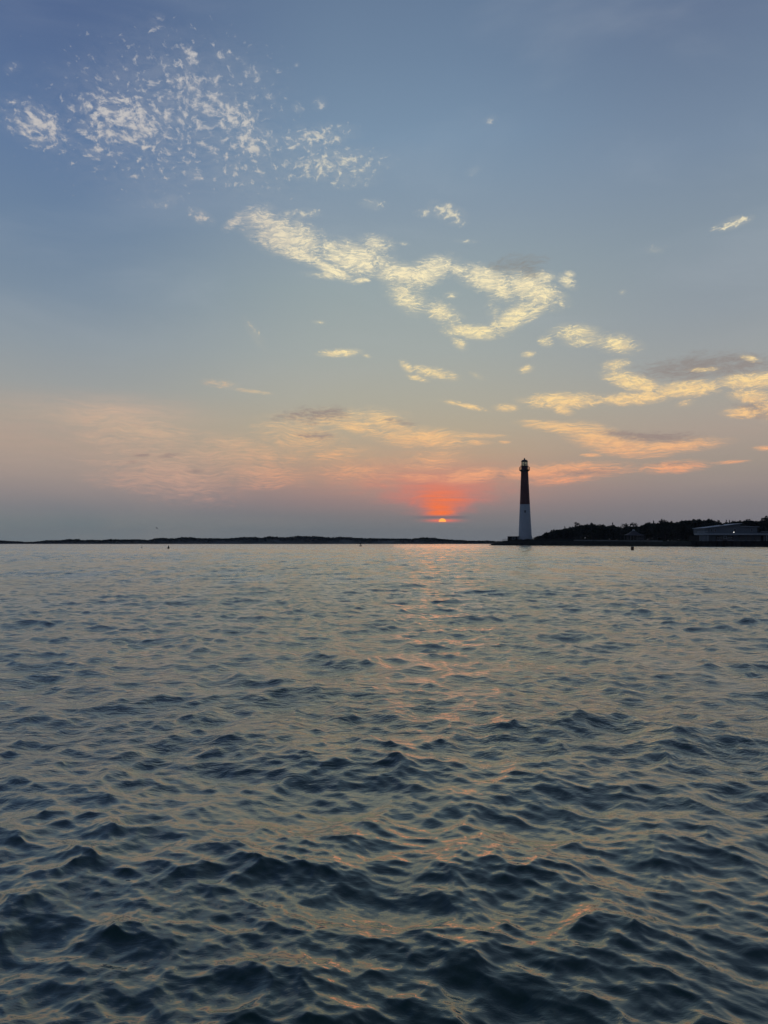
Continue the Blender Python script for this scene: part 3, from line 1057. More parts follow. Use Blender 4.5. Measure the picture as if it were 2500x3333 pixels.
def limb(bm, p, q, r0, r1):
    p, q = Vector(p), Vector(q)
    d = q - p
    r = bmesh.ops.create_cone(bm, cap_ends=True, segments=6, radius1=r0, radius2=r1, depth=d.length)
    M = Matrix.Translation((p + q) / 2) @ d.to_track_quat('Z', 'Y').to_matrix().to_4x4()
    bmesh.ops.transform(bm, matrix=M, verts=r['verts'])


def tree_meshes(kind, seed):
    """unit tree, 10 m tall"""
    rr = random.Random(seed)
    tb, cb = nb(), nb()
    lean = Vector((rr.uniform(-.5, .5), rr.uniform(-.4, .4), 0))
    if kind == 'cedar':
        limb(tb, (0, 0, -1), lean * 1 + Vector((0, 0, 9.4)), 0.22, 0.04)
        n = 230
        for _ in range(n):
            h = rr.random() ** 0.8
            z = 0.6 + 9.2 * h
            rmax = 2.3 * (1 - h) ** 0.75 * (0.75 + 0.3 * math.sin(z * 2.6 + seed)) + 0.12
            a = rr.uniform(0, 6.283)
            r = rmax * rr.random() ** 0.45 * (1 + 0.22 * math.sin(3 * a + seed))
            c = Vector((r * math.cos(a), r * math.sin(a), z)) + lean * h
            clump(cb, c, rr.uniform(0.22, 0.42) * (1.15 - 0.5 * h), rr)
        for _ in range(9):
            z = rr.uniform(1.5, 7.5); a = rr.uniform(0, 6.28); r = 2.0 * (1 - z / 10)
            limb(tb, (0, 0, z), (r * math.cos(a), r * math.sin(a), z + .3), 0.06, 0.02)
    elif kind == 'pine':
        top = lean * 1.6 + Vector((0, 0, 9.2))
        limb(tb, (0, 0, -1), lean * .6 + Vector((0, 0, 4.5)), 0.26, 0.18)
        limb(tb, lean * .6 + Vector((0, 0, 4.5)), top, 0.18, 0.05)
        for _ in range(15):
            z = rr.uniform(2.6, 9.6); a = rr.uniform(0, 6.28)
            L = rr.uniform(1.2, 3.1) * (1.1 - 0.45 * abs(z - 6.5) / 4)
            root = lean * (z / 8) + Vector((0, 0, z - .6))
            tip = root + Vector((L * math.cos(a), L * math.sin(a), rr.uniform(.2, .9)))
            limb(tb, root, tip, 0.07, 0.02)
            for _ in range(17):
                t = rr.uniform(.3, 1.1)
                c = root.lerp(tip, t) + Vector((rr.gauss(0, .42), rr.gauss(0, .42), rr.gauss(.12, .22)))
                clump(cb, c, rr.uniform(0.2, 0.38), rr, 0.6)
        for _ in range(20):
            clump(cb, top + Vector((rr.gauss(0, .5), rr.gauss(0, .5), rr.gauss(0.1, .45))), rr.uniform(.2, .36), rr)
    else:
        limb(tb, (0, 0, -1), (0, 0, 4), 0.3, 0.2)
        lob = [(lean * 2 + Vector((rr.uniform(-1.9, 1.9), rr.uniform(-1.9, 1.9), rr.uniform(4.0, 8.2))), rr.uniform(1.1, 1.9)) for _ in range(9)]
        for c0, r0 in lob:
            limb(tb, (0, 0, 3), c0, 0.1, 0.03)
            for _ in range(34):
                v = Vector((rr.gauss(0, 1), rr.gauss(0, 1), rr.gauss(0, 1))).normalized() * r0 * rr.random() ** 0.35
                v.z *= 0.8
                clump(cb, c0 + v, rr.uniform(.24, .44), rr)
        for _ in range(40):
            a = rr.uniform(0, 6.28); r = rr.uniform(0, 2.2)
            clump(cb, Vector((r * math.cos(a), r * math.sin(a), rr.uniform(.8, 4.5))), .45, rr)
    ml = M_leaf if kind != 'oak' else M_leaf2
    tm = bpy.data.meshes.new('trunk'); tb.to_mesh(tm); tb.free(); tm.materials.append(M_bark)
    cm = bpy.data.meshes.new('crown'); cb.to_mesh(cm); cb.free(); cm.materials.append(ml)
    return tm, cm


VAR = {k: [tree_meshes(k, s) for s in range(10 * i, 10 * i + 4)] for i, k in enumerate(('cedar', 'pine', 'oak'))}
NAMES = {'cedar': 'cedar_tree', 'pine': 'pine_tree', 'oak': 'broadleaf_tree'}


def tree(kind, X, Y, dist, label, group=None, base=None, wide=1.0):
    """tree whose top is at photo pixel (X, Y), standing dist metres out"""
    zt = CAM_H + (1766.0 - Y) / FPX * dist
    x = (X - CX) / FPX * dist
    zb = 2.8 if base is None else base
    h = max(zt - zb, 1.5)
    t = thing(NAMES[kind], label, 'tree', (x, dist, zb), random.uniform(0, 6.28), group)
    tm, cm = random.choice(VAR[kind])
    for nm, me in (('trunk', tm), ('crown', cm)):
        o = bpy.data.objects.new(nm, me); COL.objects.link(o); o.parent = t
    s = h / 10.0
    w = s * wide
    t.scale = (w, w, s)
    return t


# distinct skyline trees: (kind, X, Y top, label, width)
SKY = [('oak', 1745, 1745, 'low broad tree crouching right against the lighthouse base', 1.6),
       ('oak', 1765, 1738, 'small tree where the wood begins right of the lighthouse', 1.2),
       ('oak', 1785, 1728, 'rounded tree at the rising left shoulder of the wood', 1.0),
       ('pine', 1803, 1725, 'open-crowned pine stepping up from the left shoulder of the wood', 1.0),
       ('oak', 1822, 1723, 'bushy tree just behind the start of the pale promenade', 1.0),
       ('cedar', 1840, 1714, 'narrow pointed cedar in the left part of the wood', 0.8),
       ('pine', 1882, 1703, 'flat-topped pine standing out tallest in the left part of the wood', 1.15),
       ('cedar', 1925, 1702, 'pointed cedar to the right of the flat-topped pine', 0.8),
       ('cedar', 1937, 1707, 'short slim spire beside the pointed cedar', 0.5),
       ('pine', 1962, 1709, 'ragged pine between two pointed cedars', 1.0),
       ('cedar', 1996, 1702, 'steep cedar spire left of the gazebo', 0.75),
       ('pine', 2036, 1706, 'ragged pine directly behind the gazebo left corner', 0.9),
       ('pine', 2060, 1704, 'tall pine rising behind the gazebo cupola', 0.9),
       ('oak', 2092, 1706, 'round tree behind the gazebo right corner', 0.9),
       ('cedar', 2128, 1695, 'sharp thin cedar spire right of the gazebo', 0.55),
       ('pine', 2155, 1693, 'forked pine between the thin spire and the high round crowns', 0.9),
       ('cedar', 2164, 1691, 'pointed top close beside the forked pine', 0.5),
       ('oak', 2238, 1689, 'highest broad round crown in the middle of the wood', 1.1),
       ('oak', 2280, 1691, 'broad crown left of the restaurant, behind its low roof end', 1.1),
       ('oak', 2316, 1690, 'broad crown above the low end of the restaurant roof', 1.1),
       ('cedar', 2363, 1692, 'small spire rising over the middle of the restaurant roof', 0.5),
       ('cedar', 2376, 1693, 'second thin spire over the restaurant roof, right of the first', 0.5),
       ('oak', 2410, 1693, 'rounded tree behind the peak of the restaurant roof', 1.0),
       ('oak', 2440, 1692, 'rounded tree behind the right half of the restaurant roof', 1.0),
       ('cedar', 2481, 1686, 'dark spire near the right end of the treeline', 0.6),
       ('pine', 2498, 1684, 'tall pine at the right end of the treeline', 1.2)]
for (k, X, Y, lab, wdt) in SKY:
    dist = np.interp(X, [1740, 1900, 2200, 2500], [528, 490, 440, 395]) + random.uniform(-3, 3)
    tree(k, X, Y - 1.5, float(dist), lab, 'trees on the wooded point', wide=wdt * 1.05)
prof_x = [1735, 1760, 1780, 1800, 1840, 1870, 1885, 1905, 1925, 1950, 1980, 1996, 2022, 2045, 2078, 2085, 2105, 2150, 2175, 2200, 2235, 2320, 2345, 2358, 2400, 2445, 2470, 2500, 2560, 2640, 2800]
prof_y = [1752, 1743, 1732, 1727, 1720, 1714, 1708, 1708, 1707, 1712, 1711, 1708, 1718, 1710, 1713, 1713, 1704, 1700, 1697, 1700, 1692, 1692, 1700, 1702, 1696, 1695, 1696, 1688, 1686, 1680, 1684]
segs = [(1735, 1865, 'one of the plain dark trees filling the wood between lighthouse and promenade'),
        (1865, 2030, 'one of the plain dark trees filling the wood behind the promenade'),
        (2030, 2260, 'one of the plain dark trees filling the wood between gazebo and restaurant'),
        (2260, 2620, 'one of the plain dark trees filling the wood behind the restaurant')]
for (a, b, lab) in segs:
    X = a
    while X < b:
        Y = float(np.interp(X, prof_x, prof_y)) + random.uniform(-4.5, 1.5)
        dist = float(np.interp(X, [1740, 1900, 2200, 2500, 2800], [526, 486, 436, 390, 370])) + random.uniform(-8, 8)
        kd = random.choice(('oak', 'oak', 'pine', 'cedar'))
        word = {'oak': 'rounded broadleaf trees', 'pine': 'ragged pines', 'cedar': 'pointed cedars'}[kd]
        where = lab.split('filling the wood ')[1]
        tree(kd, X, Y, dist, 'one of the plain dark %s filling the wood %s' % (word, where), 'plain %s in the wood %s' % (word, where), wide=random.uniform(1.1, 1.5))
        X += random.uniform(9, 15)
# dense inner wood as one mass
bm = nb()
rr = random.Random(3)
for i in range(15000):
    X = rr.uniform(1742, 2820)
    Yt = float(np.interp(X, prof_x, prof_y)) + 0.5 + 2.5 * mnoise.noise(Vector((X * 0.09, 0, 2)))
    dist = float(np.interp(X, [1740, 1900, 2200, 2500, 2800], [532, 494, 446, 402, 380])) + rr.uniform(-8, 8)
    zt = CAM_H + (1766 - Yt) / FPX * dist
    z = 2.0 + (zt - 2.6) * rr.random() ** 0.62
    clump(bm, Vector(((X - CX) / FPX * dist, dist, z)), rr.uniform(.5, .95), rr)
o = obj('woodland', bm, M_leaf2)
tag(o, 'dense dark inner foliage of the wood behind the shore', 'woodland', kind='stuff')

# ------------------------------------------------------------------ sea haze
hm = bpy.data.materials.new('sea_haze')
hm.use_nodes = True
hm.node_tree.nodes.clear()
hv = hm.node_tree.nodes.new('ShaderNodeVolumePrincipled')
hv.inputs['Color'].default_value = (0.86, 0.90, 0.95, 1)
hv.inputs['Density'].default_value = HAZE
ho = hm.node_tree.nodes.new('ShaderNodeOutputMaterial')
hm.node_tree.links.new(hv.outputs[0], ho.inputs['Volume'])
bm = nb(); span(bm, (-4300, -4300, -3.2), (4300, 4300, 75))
o = obj('haze', bm, hm)
tag(o, 'thin pale sea haze lying over the inlet and far shore', None, kind='stuff')

# ------------------------------------------------------------------ gazebo
GD = 410.0
gp = GD / FPX
gx = (2062 - CX) * gp
gz = zs(1759.8, GD)
gz_ = thing('gazebo', 'dark two-tiered gazebo with railings standing in front of the wood', 'gazebo', (gx, GD, gz))


def zg(Y):
    return (1759.8 - Y) * gp


def pyramid(bm, hx0, hy0, z0, hx1, hy1, z1):
    A = [bm.verts.new((sx * hx0, sy * hy0, z0)) for sx, sy in ((-1, -1), (1, -1), (1, 1), (-1, 1))]
    B = [bm.verts.new((sx * hx1, sy * hy1, z1)) for sx, sy in ((-1, -1), (1, -1), (1, 1), (-1, 1))]
    for k in range(4):
        bm.faces.new((A[k], A[(k + 1) % 4], B[(k + 1) % 4], B[k]))
    bm.faces.new(list(reversed(A))); bm.faces.new(B)


hw = 25.5 * gp
bm = nb(); pyramid(bm, hw + .3, 3.4, zg(1741.6), hw * .5, 1.6, zg(1735.5)); lower = obj('lower_roof', bm, M_shingle, gz_)
bm = nb(); span(bm, (-hw - .3, -3.5, zg(1743.4)), (hw + .3, -3.3, zg(1741.6) - .003)); obj('fascia', bm, M_grey, lower)
bm = nb(); pyramid(bm, hw * .5, 1.6, zg(1735.5) + .004, hw * .46, 1.5, zg(1734.4)); obj('clerestory', bm, M_grey, gz_)
bm = nb(); pyramid(bm, hw * .52, 1.9, zg(1734.4) + .004, hw * .12, .4, zg(1727.5)); up = obj('upper_roof', bm, M_shingle, gz_)
bm = nb(); lathe(bm, [(0.75, zg(1727.5)), (0.75, zg(1725.6)), (0.95, zg(1725.5)), (0.1, zg(1723.2))], 8); obj('cupola', bm, M_pale, up)
pm = None
for X in (-1, -.62, -.2, .25, .62, .82, 1):
    for sy in (-3.1, 3.1):
        if pm is None:
            bm = nb(); span(bm, (-.13, -.13, -.8), (.13, .13, zg(1741.8))); o = obj('post', bm, M_grey, gz_); pm = o.data
        else:
            o = link('post', pm, None, gz_)
        o.location = (X * hw * .94, sy, 0)
bm = nb(); span(bm, (0.0, -3.3, zg(1753.4)), (hw * .94, -3.2, zg(1750.6))); obj('rail_panel', bm, M_grey, gz_)
bm = nb(); span(bm, (-hw * .95, -3.3, -.9), (hw * .95, 3.3, 0.05)); obj('floor', bm, M_conc, gz_)
bm = nb(); span(bm, (-hw * .95, -3.28, zg(1755)), (-.2, -3.18, zg(1754.6))); obj('rail', bm, M_grey, gz_)

# small ticket stand of posts beside the gazebo
o = thing('stair_frame', 'pair of tall thin posts with a rail just right of the gazebo', 'posts', ((2090 - CX) * gp, GD - 2, gz))
for xx in (0, .75):
    bm = nb(); span(bm, (xx - .09, -.09, -.6), (xx + .09, .09, zg(1745.5))); obj('post', bm, M_grey, o)
bm = nb(); span(bm, (-.5, -.05, zg(1745.4)), (1.2, .05, zg(1744.8))); obj('rail', bm, M_grey, o)

# ------------------------------------------------------------------ restaurant
BD = 352.0
bp = BD / FPX


def bx(X):
    return (X - CX) * bp


def bz(Y):
    return CAM_H + (1766.0 - Y) * bp


rs = thing('restaurant', 'two-storey waterfront restaurant with low-pitched stepped roof and full-width deck', 'building', (bx(2380), BD, 0))
OX = bx(2380)


def rb(name, X0, X1, Y0, Y1, y0, y1, m, parent=None):
    bm = nb()
    span(bm, (bx(X0) - OX, y0, bz(Y1)), (bx(X1) - OX, y1, bz(Y0)))
    return obj(name, bm, m, parent or rs)


# lower storey
rb('lower_wall', 2306, 2560, 1741.0, 1763.5, 2.2, 14, M_siding)
dk = rb('deck', 2269, 2560, 1736.6, 1740.8, -0.4, 3.4, M_pale)
rb('deck_fascia', 2269, 2560, 1740.9, 1742.3, -0.25, 0.0, M_grey)
rb('sun_room_wall', 2280, 2305.5, 1742.4, 1763.5, 1.2, 13, M_timber)
pm = None
for X in np.linspace(2278, 2305, 8):
    if pm is None:
        bm = nb(); span(bm, (-.11, -.11, bz(1763.5)), (.11, .11, bz(1742.5))); o = obj('column', bm, M_pale, rs); pm = o.data
    else:
        o = link('column', pm, None, rs)
    o.location = (bx(X) - OX, 0.1, 0)
# upper storey, a gable end whose roof rises to the right then steps down
bm = nb()
pl = [(2303, 1737), (2474, 1737), (2474, 1716), (2418.5, 1714), (2418.5, 1704.8), (2303, 1719.4)]
f0 = [bm.verts.new((bx(X) - OX, 2.6, bz(Y))) for X, Y in pl]
f1 = [bm.verts.new((bx(X) - OX, 16.0, bz(Y))) for X, Y in pl]
n = len(pl)
bm.faces.new(f0); bm.faces.new(list(reversed(f1)))
for k in range(n):
    bm.faces.new((f0[k], f1[k], f1[(k + 1) % n], f0[(k + 1) % n]))
bmesh.ops.recalc_face_normals(bm, faces=bm.faces)
upw = obj('upper_wall', bm, M_siding, rs)


def slab(name, Xa, Ya, Xb, Yb, th, y0, y1, m, parent=None):
    bm = nb()
    pts = [(Xa, Ya), (Xb, Yb), (Xb, Yb + th), (Xa, Ya + th)]
    a = [bm.verts.new((bx(X) - OX, y0, bz(Y))) for X, Y in pts]
    b = [bm.verts.new((bx(X) - OX, y1, bz(Y))) for X, Y in pts]
    bm.faces.new(a); bm.faces.new(list(reversed(b)))
    for k in range(4):
        bm.faces.new((a[k], b[k], b[(k + 1) % 4], a[(k + 1) % 4]))
    bmesh.ops.recalc_face_normals(bm, faces=bm.faces)
    return obj(name, bm, m, parent or rs)


rf1 = slab('roof', 2300, 1717.6, 2422, 1702.6, 1.6, 1.6, 16.5, M_pale)
rf2 = slab('lower_roof', 2418.8, 1711.9, 2479, 1713.8, 1.6, 1.8, 16.5, M_pale)
bm = nb(); span(bm, (bx(2367) - OX, 6, bz(1711)), (bx(2375) - OX, 8, bz(1706.6))); obj('chimney', bm, M_grey, rf1)
# upper windows
for (X, w) in ((2312, 4), (2324, 5), (2336, 4), (2397.5, 3), (2401, 3), (2455, 4)):
    fr_ = rb('window', X - w / 2 - .6, X + w / 2 + .6, 1720.6, 1731, 2.44, 2.62, M_pale)
    rb('pane', X - w / 2, X + w / 2, 1721.3, 1730.4, 2.38, 2.50, M_window, fr_)
# upper deck railing
t = rs
pm = None
xs = list(np.linspace(2269, 2300, 9)) + list(np.linspace(2476, 2560, 22))
for X in xs:
    if pm is None:
        bm = nb(); span(bm, (-.045, -.045, bz(1736.7)), (.045, .045, bz(1730.6))); o = obj('baluster', bm, M_pale, rs); pm = o.data
    else:
        o = link('baluster', pm, None, rs)
    o.location = (bx(X) - OX, -0.3, 0)
rb('handrail', 2268.6, 2300.5, 1730.0, 1730.8, -.38, -.24, M_pale)
rb('handrail', 2475.6, 2560, 1729.6, 1730.4, -.38, -.24, M_pale)
rb('solid_rail', 2300, 2475, 1733.6, 1736.7, -.36, -.28, M_siding)
# ground floor openings
wn = rb('window', 2337, 2394, 1744.6, 1760.4, 2.02, 2.21, M_grey)
rb('pane', 2340, 2358.5, 1747, 1758, 1.94, 2.06, M_window, wn)
rb('pane', 2372.5, 2391, 1747, 1758, 1.94, 2.06, M_window, wn)
rb('sash', 2360, 2371, 1743.6, 1754.4, 1.86, 2.01, M_pale, wn)
rb('pane', 2362.6, 2368.8, 1745.8, 1751.8, 1.80, 1.88, M_window, wn)
rb('sill', 2338, 2357, 1758.6, 1760.4, 1.80, 2.0, M_pale, wn)
rb('sill', 2374, 2394, 1758.4, 1760.2, 1.80, 2.0, M_pale, wn)
for (X0, X1) in ((2412, 2431), (2438, 2451), (2461.5, 2481)):
    w_ = rb('panel_window', X0, X1, 1744.4, 1759.2, 2.0, 2.21, M_grey)
    rb('frame', X0 - .4, X1 + .4, 1759.3, 1760.6, 1.8, 2.2, M_pale, w_)
    xm = (X0 + X1) / 2
    rb('mullion', xm - .4, xm + .4, 1744.6, 1759, 1.93, 2.0, M_siding, w_)
    rb('blind', X0 + 1, xm - .5, 1745.6, 1757.5, 1.95, 1.99, M_conc, w_)
    rb('blind', xm + .5, X1 - 1, 1745.6, 1757.5, 1.95, 1.99, M_conc, w_)
rb('door', 2484, 2491, 1744, 1761, 2.0, 2.2, M_timber)
rb('post', 2494.4, 2496.2, 1742.4, 1763, 0.0, .25, M_pale)
rb('window', 2499, 2520, 1745, 1760, 2.0, 2.2, M_window)
# the one lit lamp
lmp = thing('wall_lamp', 'single bright white lamp glowing on the restaurant deck rail', 'lamp', (bx(2387), BD - .5, bz(1732.4)))
bm = nb(); bmesh.ops.create_uvsphere(bm, u_segments=12, v_segments=8, radius=0.21); obj('bulb', bm, M_lamp, lmp, smooth=True)
bm = nb(); span(bm, (-.06, -.05, -.62), (.06, .12, -.2)); obj('bracket', bm, M_iron, lmp)
fp = thing('flagpole', 'thin bare pole at the right end of the restaurant roof', 'pole', (bx(2497), BD + 1, bz(1737)))
bm = nb(); bar_(bm, (0, 0, 0), (0, 0, bz(1716) - bz(1737)), .13); obj('pole', bm, M_grey, fp)
bm = nb(); bmesh.ops.create_uvsphere(bm, u_segments=8, v_segments=6, radius=.13); bmesh.ops.translate(bm, verts=bm.verts, vec=(0, 0, bz(1716) - bz(1737))); obj('finial', bm, M_grey, fp)

# ------------------------------------------------------------------ far shore
FD = 1030.0
FSKY = [(-900, 1757), (-400, 1760), (-60, 1760), (0, 1760), (36, 1762.2), (68, 1763), (80, 1765.4), (108, 1764.8), (135, 1762), (154, 1759), (183, 1759.4), (210, 1758), (225, 1755),
        (240, 1756.5), (256, 1755.3), (265, 1758.5), (300, 1758), (330, 1759), (360, 1755.7), (400, 1757), (435, 1756), (460, 1757), (481, 1758.6), (500, 1755), (512, 1751.5),
        (540, 1751.5), (562, 1753.6), (590, 1749), (625, 1749.5), (640, 1752), (680, 1752.5), (743, 1753), (775, 1750), (799, 1748.6), (826, 1748), (851, 1751.4), (877, 1745.8),
        (905, 1748), (928, 1750), (964, 1745), (1000, 1745.6), (1030, 1746), (1060, 1749), (1082, 1750), (1110, 1747.5), (1133, 1749), (1184, 1752.4), (1261, 1753), (1338, 1754),
        (1379, 1750), (1415, 1751), (1430, 1754), (1446, 1755.5), (1490, 1758.5), (1503, 1758), (1517, 1760.4), (1568, 1761.2), (1590, 1760.6), (1620, 1763), (1700, 1763.5), (2400, 1762), (3400, 1760)]
fxs = [p[0] for p in FSKY]; fys = [p[1] for p in FSKY]


def far_top(X):
    return CAM_H + (1766 - float(np.interp(X, fxs, fys))) / FPX * FD


bm = nb(); prev = None
for X in np.arange(-900, 3400, 14):
    zt = far_top(X)
    x = (X - CX) / FPX
    ring = []
    for (dy, f) in ((-14, -1), (-11, .0), (-6, .22), (0, .5), (14, .80), (30, .86), (70, .5), (240, .4)):
        z = f * zt if f >= 0 else -1.0
        if f == 0:
            z = 0.12
        ring.append(bm.verts.new((x * (FD + dy), FD + dy, z + (random.uniform(-.2, .2) if f > .3 else 0))))
    if prev:
        for k in range(len(ring) - 1):
            bm.faces.new((prev[k], ring[k], ring[k + 1], prev[k + 1]))
    prev = ring
o = obj('far_shore_terrain', bm, M_sand, smooth=True)
o['kind'] = 'structure'; o['label'] = 'low dune shore across the water'
bm = nb(); rr = random.Random(9)
for i in range(26000):
    X = rr.uniform(-860, 2400)
    zt = far_top(X)
    dy = rr.uniform(-6, 26)
    zb = zt * float(np.interp(dy, [-6, 0, 14, 30], [.22, .5, .8, .86]))
    nz = mnoise.noise(Vector((X * .013, dy * .06, 0)))
    if dy < 3 and nz > 0.22 and X > 700:
        continue
    z = zb + (zt - zb) * rr.random() ** 1.2 * (1.0 + .25 * mnoise.noise(Vector((X * .11, 0, 5))))
    clump(bm, Vector(((X - CX) / FPX * (FD + dy), FD + dy, z)), rr.uniform(.5, 1.1), rr, .6)
o = obj('far_woods', bm, M_far)
tag(o, 'dark low woods and scrub along the distant shore', 'woods', kind='stuff')

# a few lone bushes that stand above the distant skyline
for (X, Y, w, lab) in ((152, 1757, 5, 'lone pointed bush on the low far left shore'), (226, 1754, 11, 'round tree clump above the far left shore'),
                       (253, 1755, 12, 'wide tree clump right of the round one on the far left shore'), (362, 1754, 7, 'small tree topping the far shore left of the bird'),
                       (184, 1757.6, 6, 'small round bush between the pointed bush and the tree clumps'), (877, 1745, 18, 'broad tree mound on the middle of the far shore'),
                       (1503, 1757, 9, 'isolated round bush low on the far shore under the sun')):
    dist = FD + 2
    zt = CAM_H + (1766 - Y) / FPX * dist
    t = thing('far_tree', lab, 'tree', ((X - CX) / FPX * dist, dist, zt - 5.5), 0, 'trees standing above the far shore')
    b2 = nb(); r0 = w / FPX * dist / 2
    for _ in range(int(60 + w * 8)):
        v = Vector((rr.gauss(0, 1), rr.gauss(0, 1), rr.gauss(0, 1))).normalized() * rr.random() ** .4
        clump(b2, Vector((v.x * r0, v.y * r0, 3.6 + v.z * 1.8)), rr.uniform(.3, .55), rr)
    obj('crown', b2, M_far, t)
    b2 = nb(); limb(b2, (0, 0, -1.5), (0, 0, 4), .25, .12); obj('trunk', b2, M_bark, t)

# ------------------------------------------------------------------ buoys
def on_water(X, Y):
    d = CAM_H * FPX / (Y - 1766.0)
    return Vector(((X - CX) / FPX * d, d, 0.0)), d / FPX


p, s = on_water(2057.3, 1791.0)
can = thing('can_buoy', 'rusty brown cylindrical can buoy floating off the gazebo', 'buoy', p)
can.rotation_euler = (0.02, 0.03, 0.4)
r = 4.9 * s
bm = nb(); lathe(bm, [(r * .96, -.4), (r, -.1), (r, .62 * 11.6 * s)], 24); obj('hull', bm, M_can, can)
bm = nb(); lathe(bm, [(r * 1.05, .62 * 11.6 * s + .003), (r * 1.05, .70 * 11.6 * s), (r * .97, .70 * 11.6 * s + .002), (r * .97, 11.2 * s), (r * 1.03, 11.2 * s + .002), (r * 1.03, 11.9 * s)], 24); obj('upper_drum', bm, M_can, can)
bm = nb(); bar_(bm, (-.1, 0, 11.9 * s), (-.1, 0, 12.8 * s), .03); bar_(bm, (.1, 0, 11.9 * s), (.1, 0, 12.8 * s), .03); bar_(bm, (-.1, 0, 12.8 * s), (.1, 0, 12.8 * s), .03)
obj('lifting_lug', bm, M_black, can)

p, s = on_water(549, 1785.6)
nun = thing('nun_buoy', 'black cone-shaped nun buoy leaning slightly near the far left shore', 'buoy', p)
nun.rotation_euler = (0, 0.10, 0)
bm = nb(); lathe(bm, [(3.2 * s, -.3), (3.5 * s, 0), (3.4 * s, 2.2 * s), (2.7 * s, 4.2 * s)], 20); obj('float', bm, M_black, nun)
bm = nb(); lathe(bm, [(2.68 * s, 4.2 * s + .002), (1.5 * s, 7.6 * s), (.55 * s, 10.2 * s), (.2 * s, 10.8 * s)], 20); obj('cone', bm, M_black, nun)

p, s = on_water(1174, 1777.6)
lb = thing('light_buoy', 'flat-hulled buoy with a thin mast and dark topmark in mid channel', 'buoy', p)
bm = nb(); lathe(bm, [(3.6 * s, -.3), (5.0 * s, .1), (5.0 * s, 1.5 * s), (3.4 * s, 1.9 * s), (.8 * s, 2.2 * s)], 20); obj('hull', bm, M_black, lb)
bm = nb(); bar_(bm, (0, 0, 2.0 * s), (0, 0, 7.5 * s), .20)
for k in range(3):
    a = k * 2.09 + .4
    bar_(bm, (2.0 * s * math.cos(a), 2.0 * s * math.sin(a), 1.7 * s), (.3 * s * math.cos(a), .3 * s * math.sin(a), 6.0 * s), .07)
obj('mast', bm, M_black, lb)
bm = nb(); lathe(bm, [(1.0 * s, 5.6 * s), (2.4 * s, 6.2 * s), (2.4 * s, 8.6 * s), (1.4 * s, 9.6 * s), (.4 * s, 10.2 * s)], 12); obj('lantern', bm, M_black, lb)

p, s = on_water(462.4, 1783.4)
mk = thing('marker_float', 'tiny marker float with a thin stick left of the cone-shaped buoy', 'float', p)
bm = nb(); lathe(bm, [(.7 * s, -.2), (1.9 * s, .05), (2.1 * s, 1.1 * s), (.9 * s, 2.2 * s)], 16); obj('float', bm, M_grey, mk)
bm = nb(); bar_(bm, (0, 0, 1.8 * s), (1.2 * s, 0, 8.2 * s), .06); obj('stick', bm, M_grey, mk)


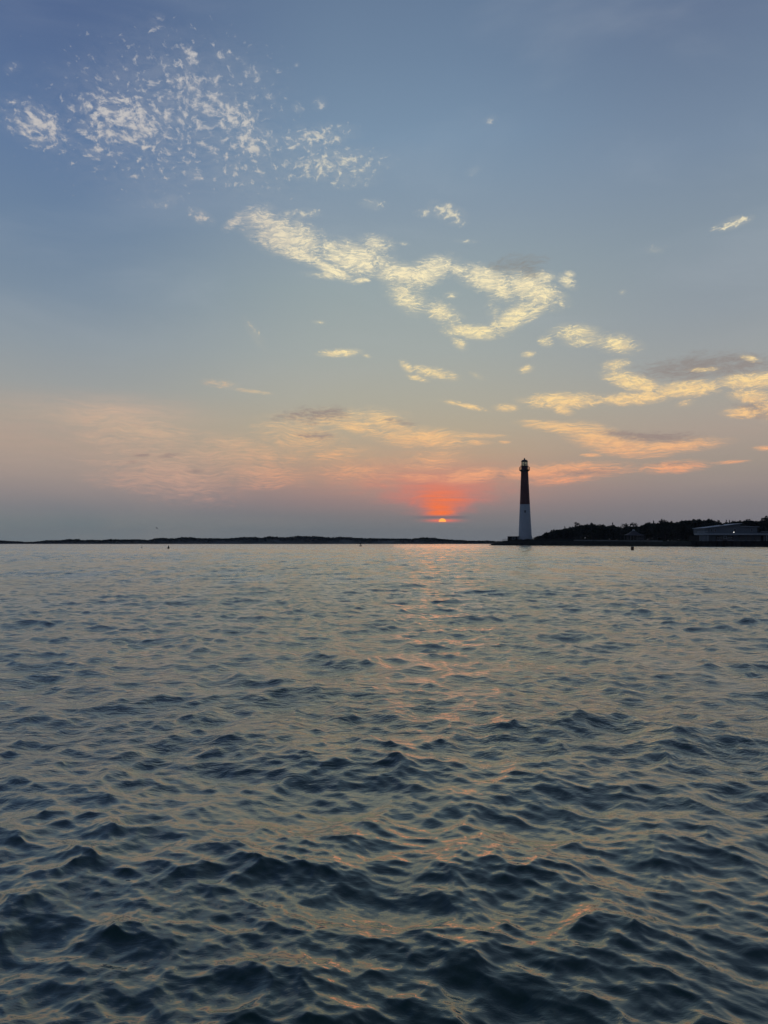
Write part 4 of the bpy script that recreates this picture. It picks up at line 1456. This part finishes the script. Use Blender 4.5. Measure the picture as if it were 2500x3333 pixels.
# ------------------------------------------------------------------ birds
def gull(X, Y, dist, roll, label, yaw=0.0, span_m=1.35, flap=0.0):
    """one continuous body: tapered trunk, neck, head and tail with lofted wings, fused by remeshing"""
    bm = nb()

    def loft(secs, seg=10):
        rings = []
        for (c, ax, rx, rz) in secs:
            c = Vector(c); ax = Vector(ax).normalized()
            side = ax.cross(Vector((0, 0, 1))).normalized(); up = side.cross(ax)
            rings.append([bm.verts.new(c + side * rx * math.cos(2 * math.pi * k / seg) + up * rz * math.sin(2 * math.pi * k / seg)) for k in range(seg)])
        for a, b in zip(rings, rings[1:]):
            for k in range(seg):
                bm.faces.new((a[k], a[(k + 1) % seg], b[(k + 1) % seg], b[k]))
        bm.faces.new(list(reversed(rings[0]))); bm.faces.new(rings[-1])

    # trunk runs along -X (head) to +X (tail)
    loft([((-.40, 0, .01), (1, 0, 0), .006, .006), ((-.345, 0, .015), (1, 0, 0), .016, .015), ((-.32, 0, .02), (1, 0, 0), .035, .035), ((-.28, 0, .02), (1, 0, 0), .045, .045), ((-.23, 0, .012), (1, 0, 0), .040, .040),
          ((-.15, 0, 0), (1, 0, 0), .065, .062), ((-.02, 0, -.01), (1, 0, 0), .08, .075), ((.10, 0, 0), (1, 0, 0), .06, .05), ((.19, 0, .01), (1, 0, 0), .035, .022), ((.24, 0, .01), (1, 0, 0), .06, .012), ((.33, 0, .01), (1, 0, 0), .085, .009)])
    hs = span_m / 2
    for sgn in (-1, 1):
        secs = []
        for (t, ch, th, sweep, dz) in ((0.0, .15, .03, 0, 0), (.12, .15, .028, -.01, .03), (.30, .15, .022, -.05, .075), (.45, .13, .018, -.06, .09), (.65, .10, .014, -.01, .075), (.85, .055, .010, .07, .04), (1.0, .014, .006, .14, .0)):
            secs.append(((-.04 + sweep, sgn * (t * hs), .03 + dz + flap * t), (0, sgn, 0), ch * .5 * 1.6, th * 1.0))
        loft(secs)
    me = bpy.data.meshes.new('gull'); bm.to_mesh(me); bm.free()
    o = link('gull', me, M_grey_bird)
    md = o.modifiers.new('fuse', 'REMESH'); md.mode = 'VOXEL'; md.voxel_size = 0.011; md.use_smooth_shade = True
    d = px_dir(X, Y)
    o.location = Vector((0, 0, CAM_H)) + d * (dist / d.y)
    o.rotation_euler = (roll, 0, 0)
    o.rotation_mode = 'XYZ'
    M = Matrix.Rotation(yaw, 4, 'Z') @ Matrix.Rotation(roll, 4, 'X')
    o.rotation_euler = M.to_euler()
    tag(o, label, 'bird')
    return o


M_grey_bird = mat('grey_plumage', (0.03, 0.03, 0.03), 0.8, var=0.3, scale=4)
gull(510.5, 1719.2, 205.0, R(34), 'dark gull gliding with banked wings in the sky over the far left shore', yaw=R(62), flap=0.0)
gull(1453.5, 1748.6, 330.0, R(-8), 'small gull low over the far shore just right of the sun', yaw=R(70), flap=0.14, span_m=1.3)
gull(1517.5, 1747.4, 470.0, R(6), 'tiniest faint bird between the sun and the lighthouse', yaw=R(80), flap=0.16, span_m=1.2)
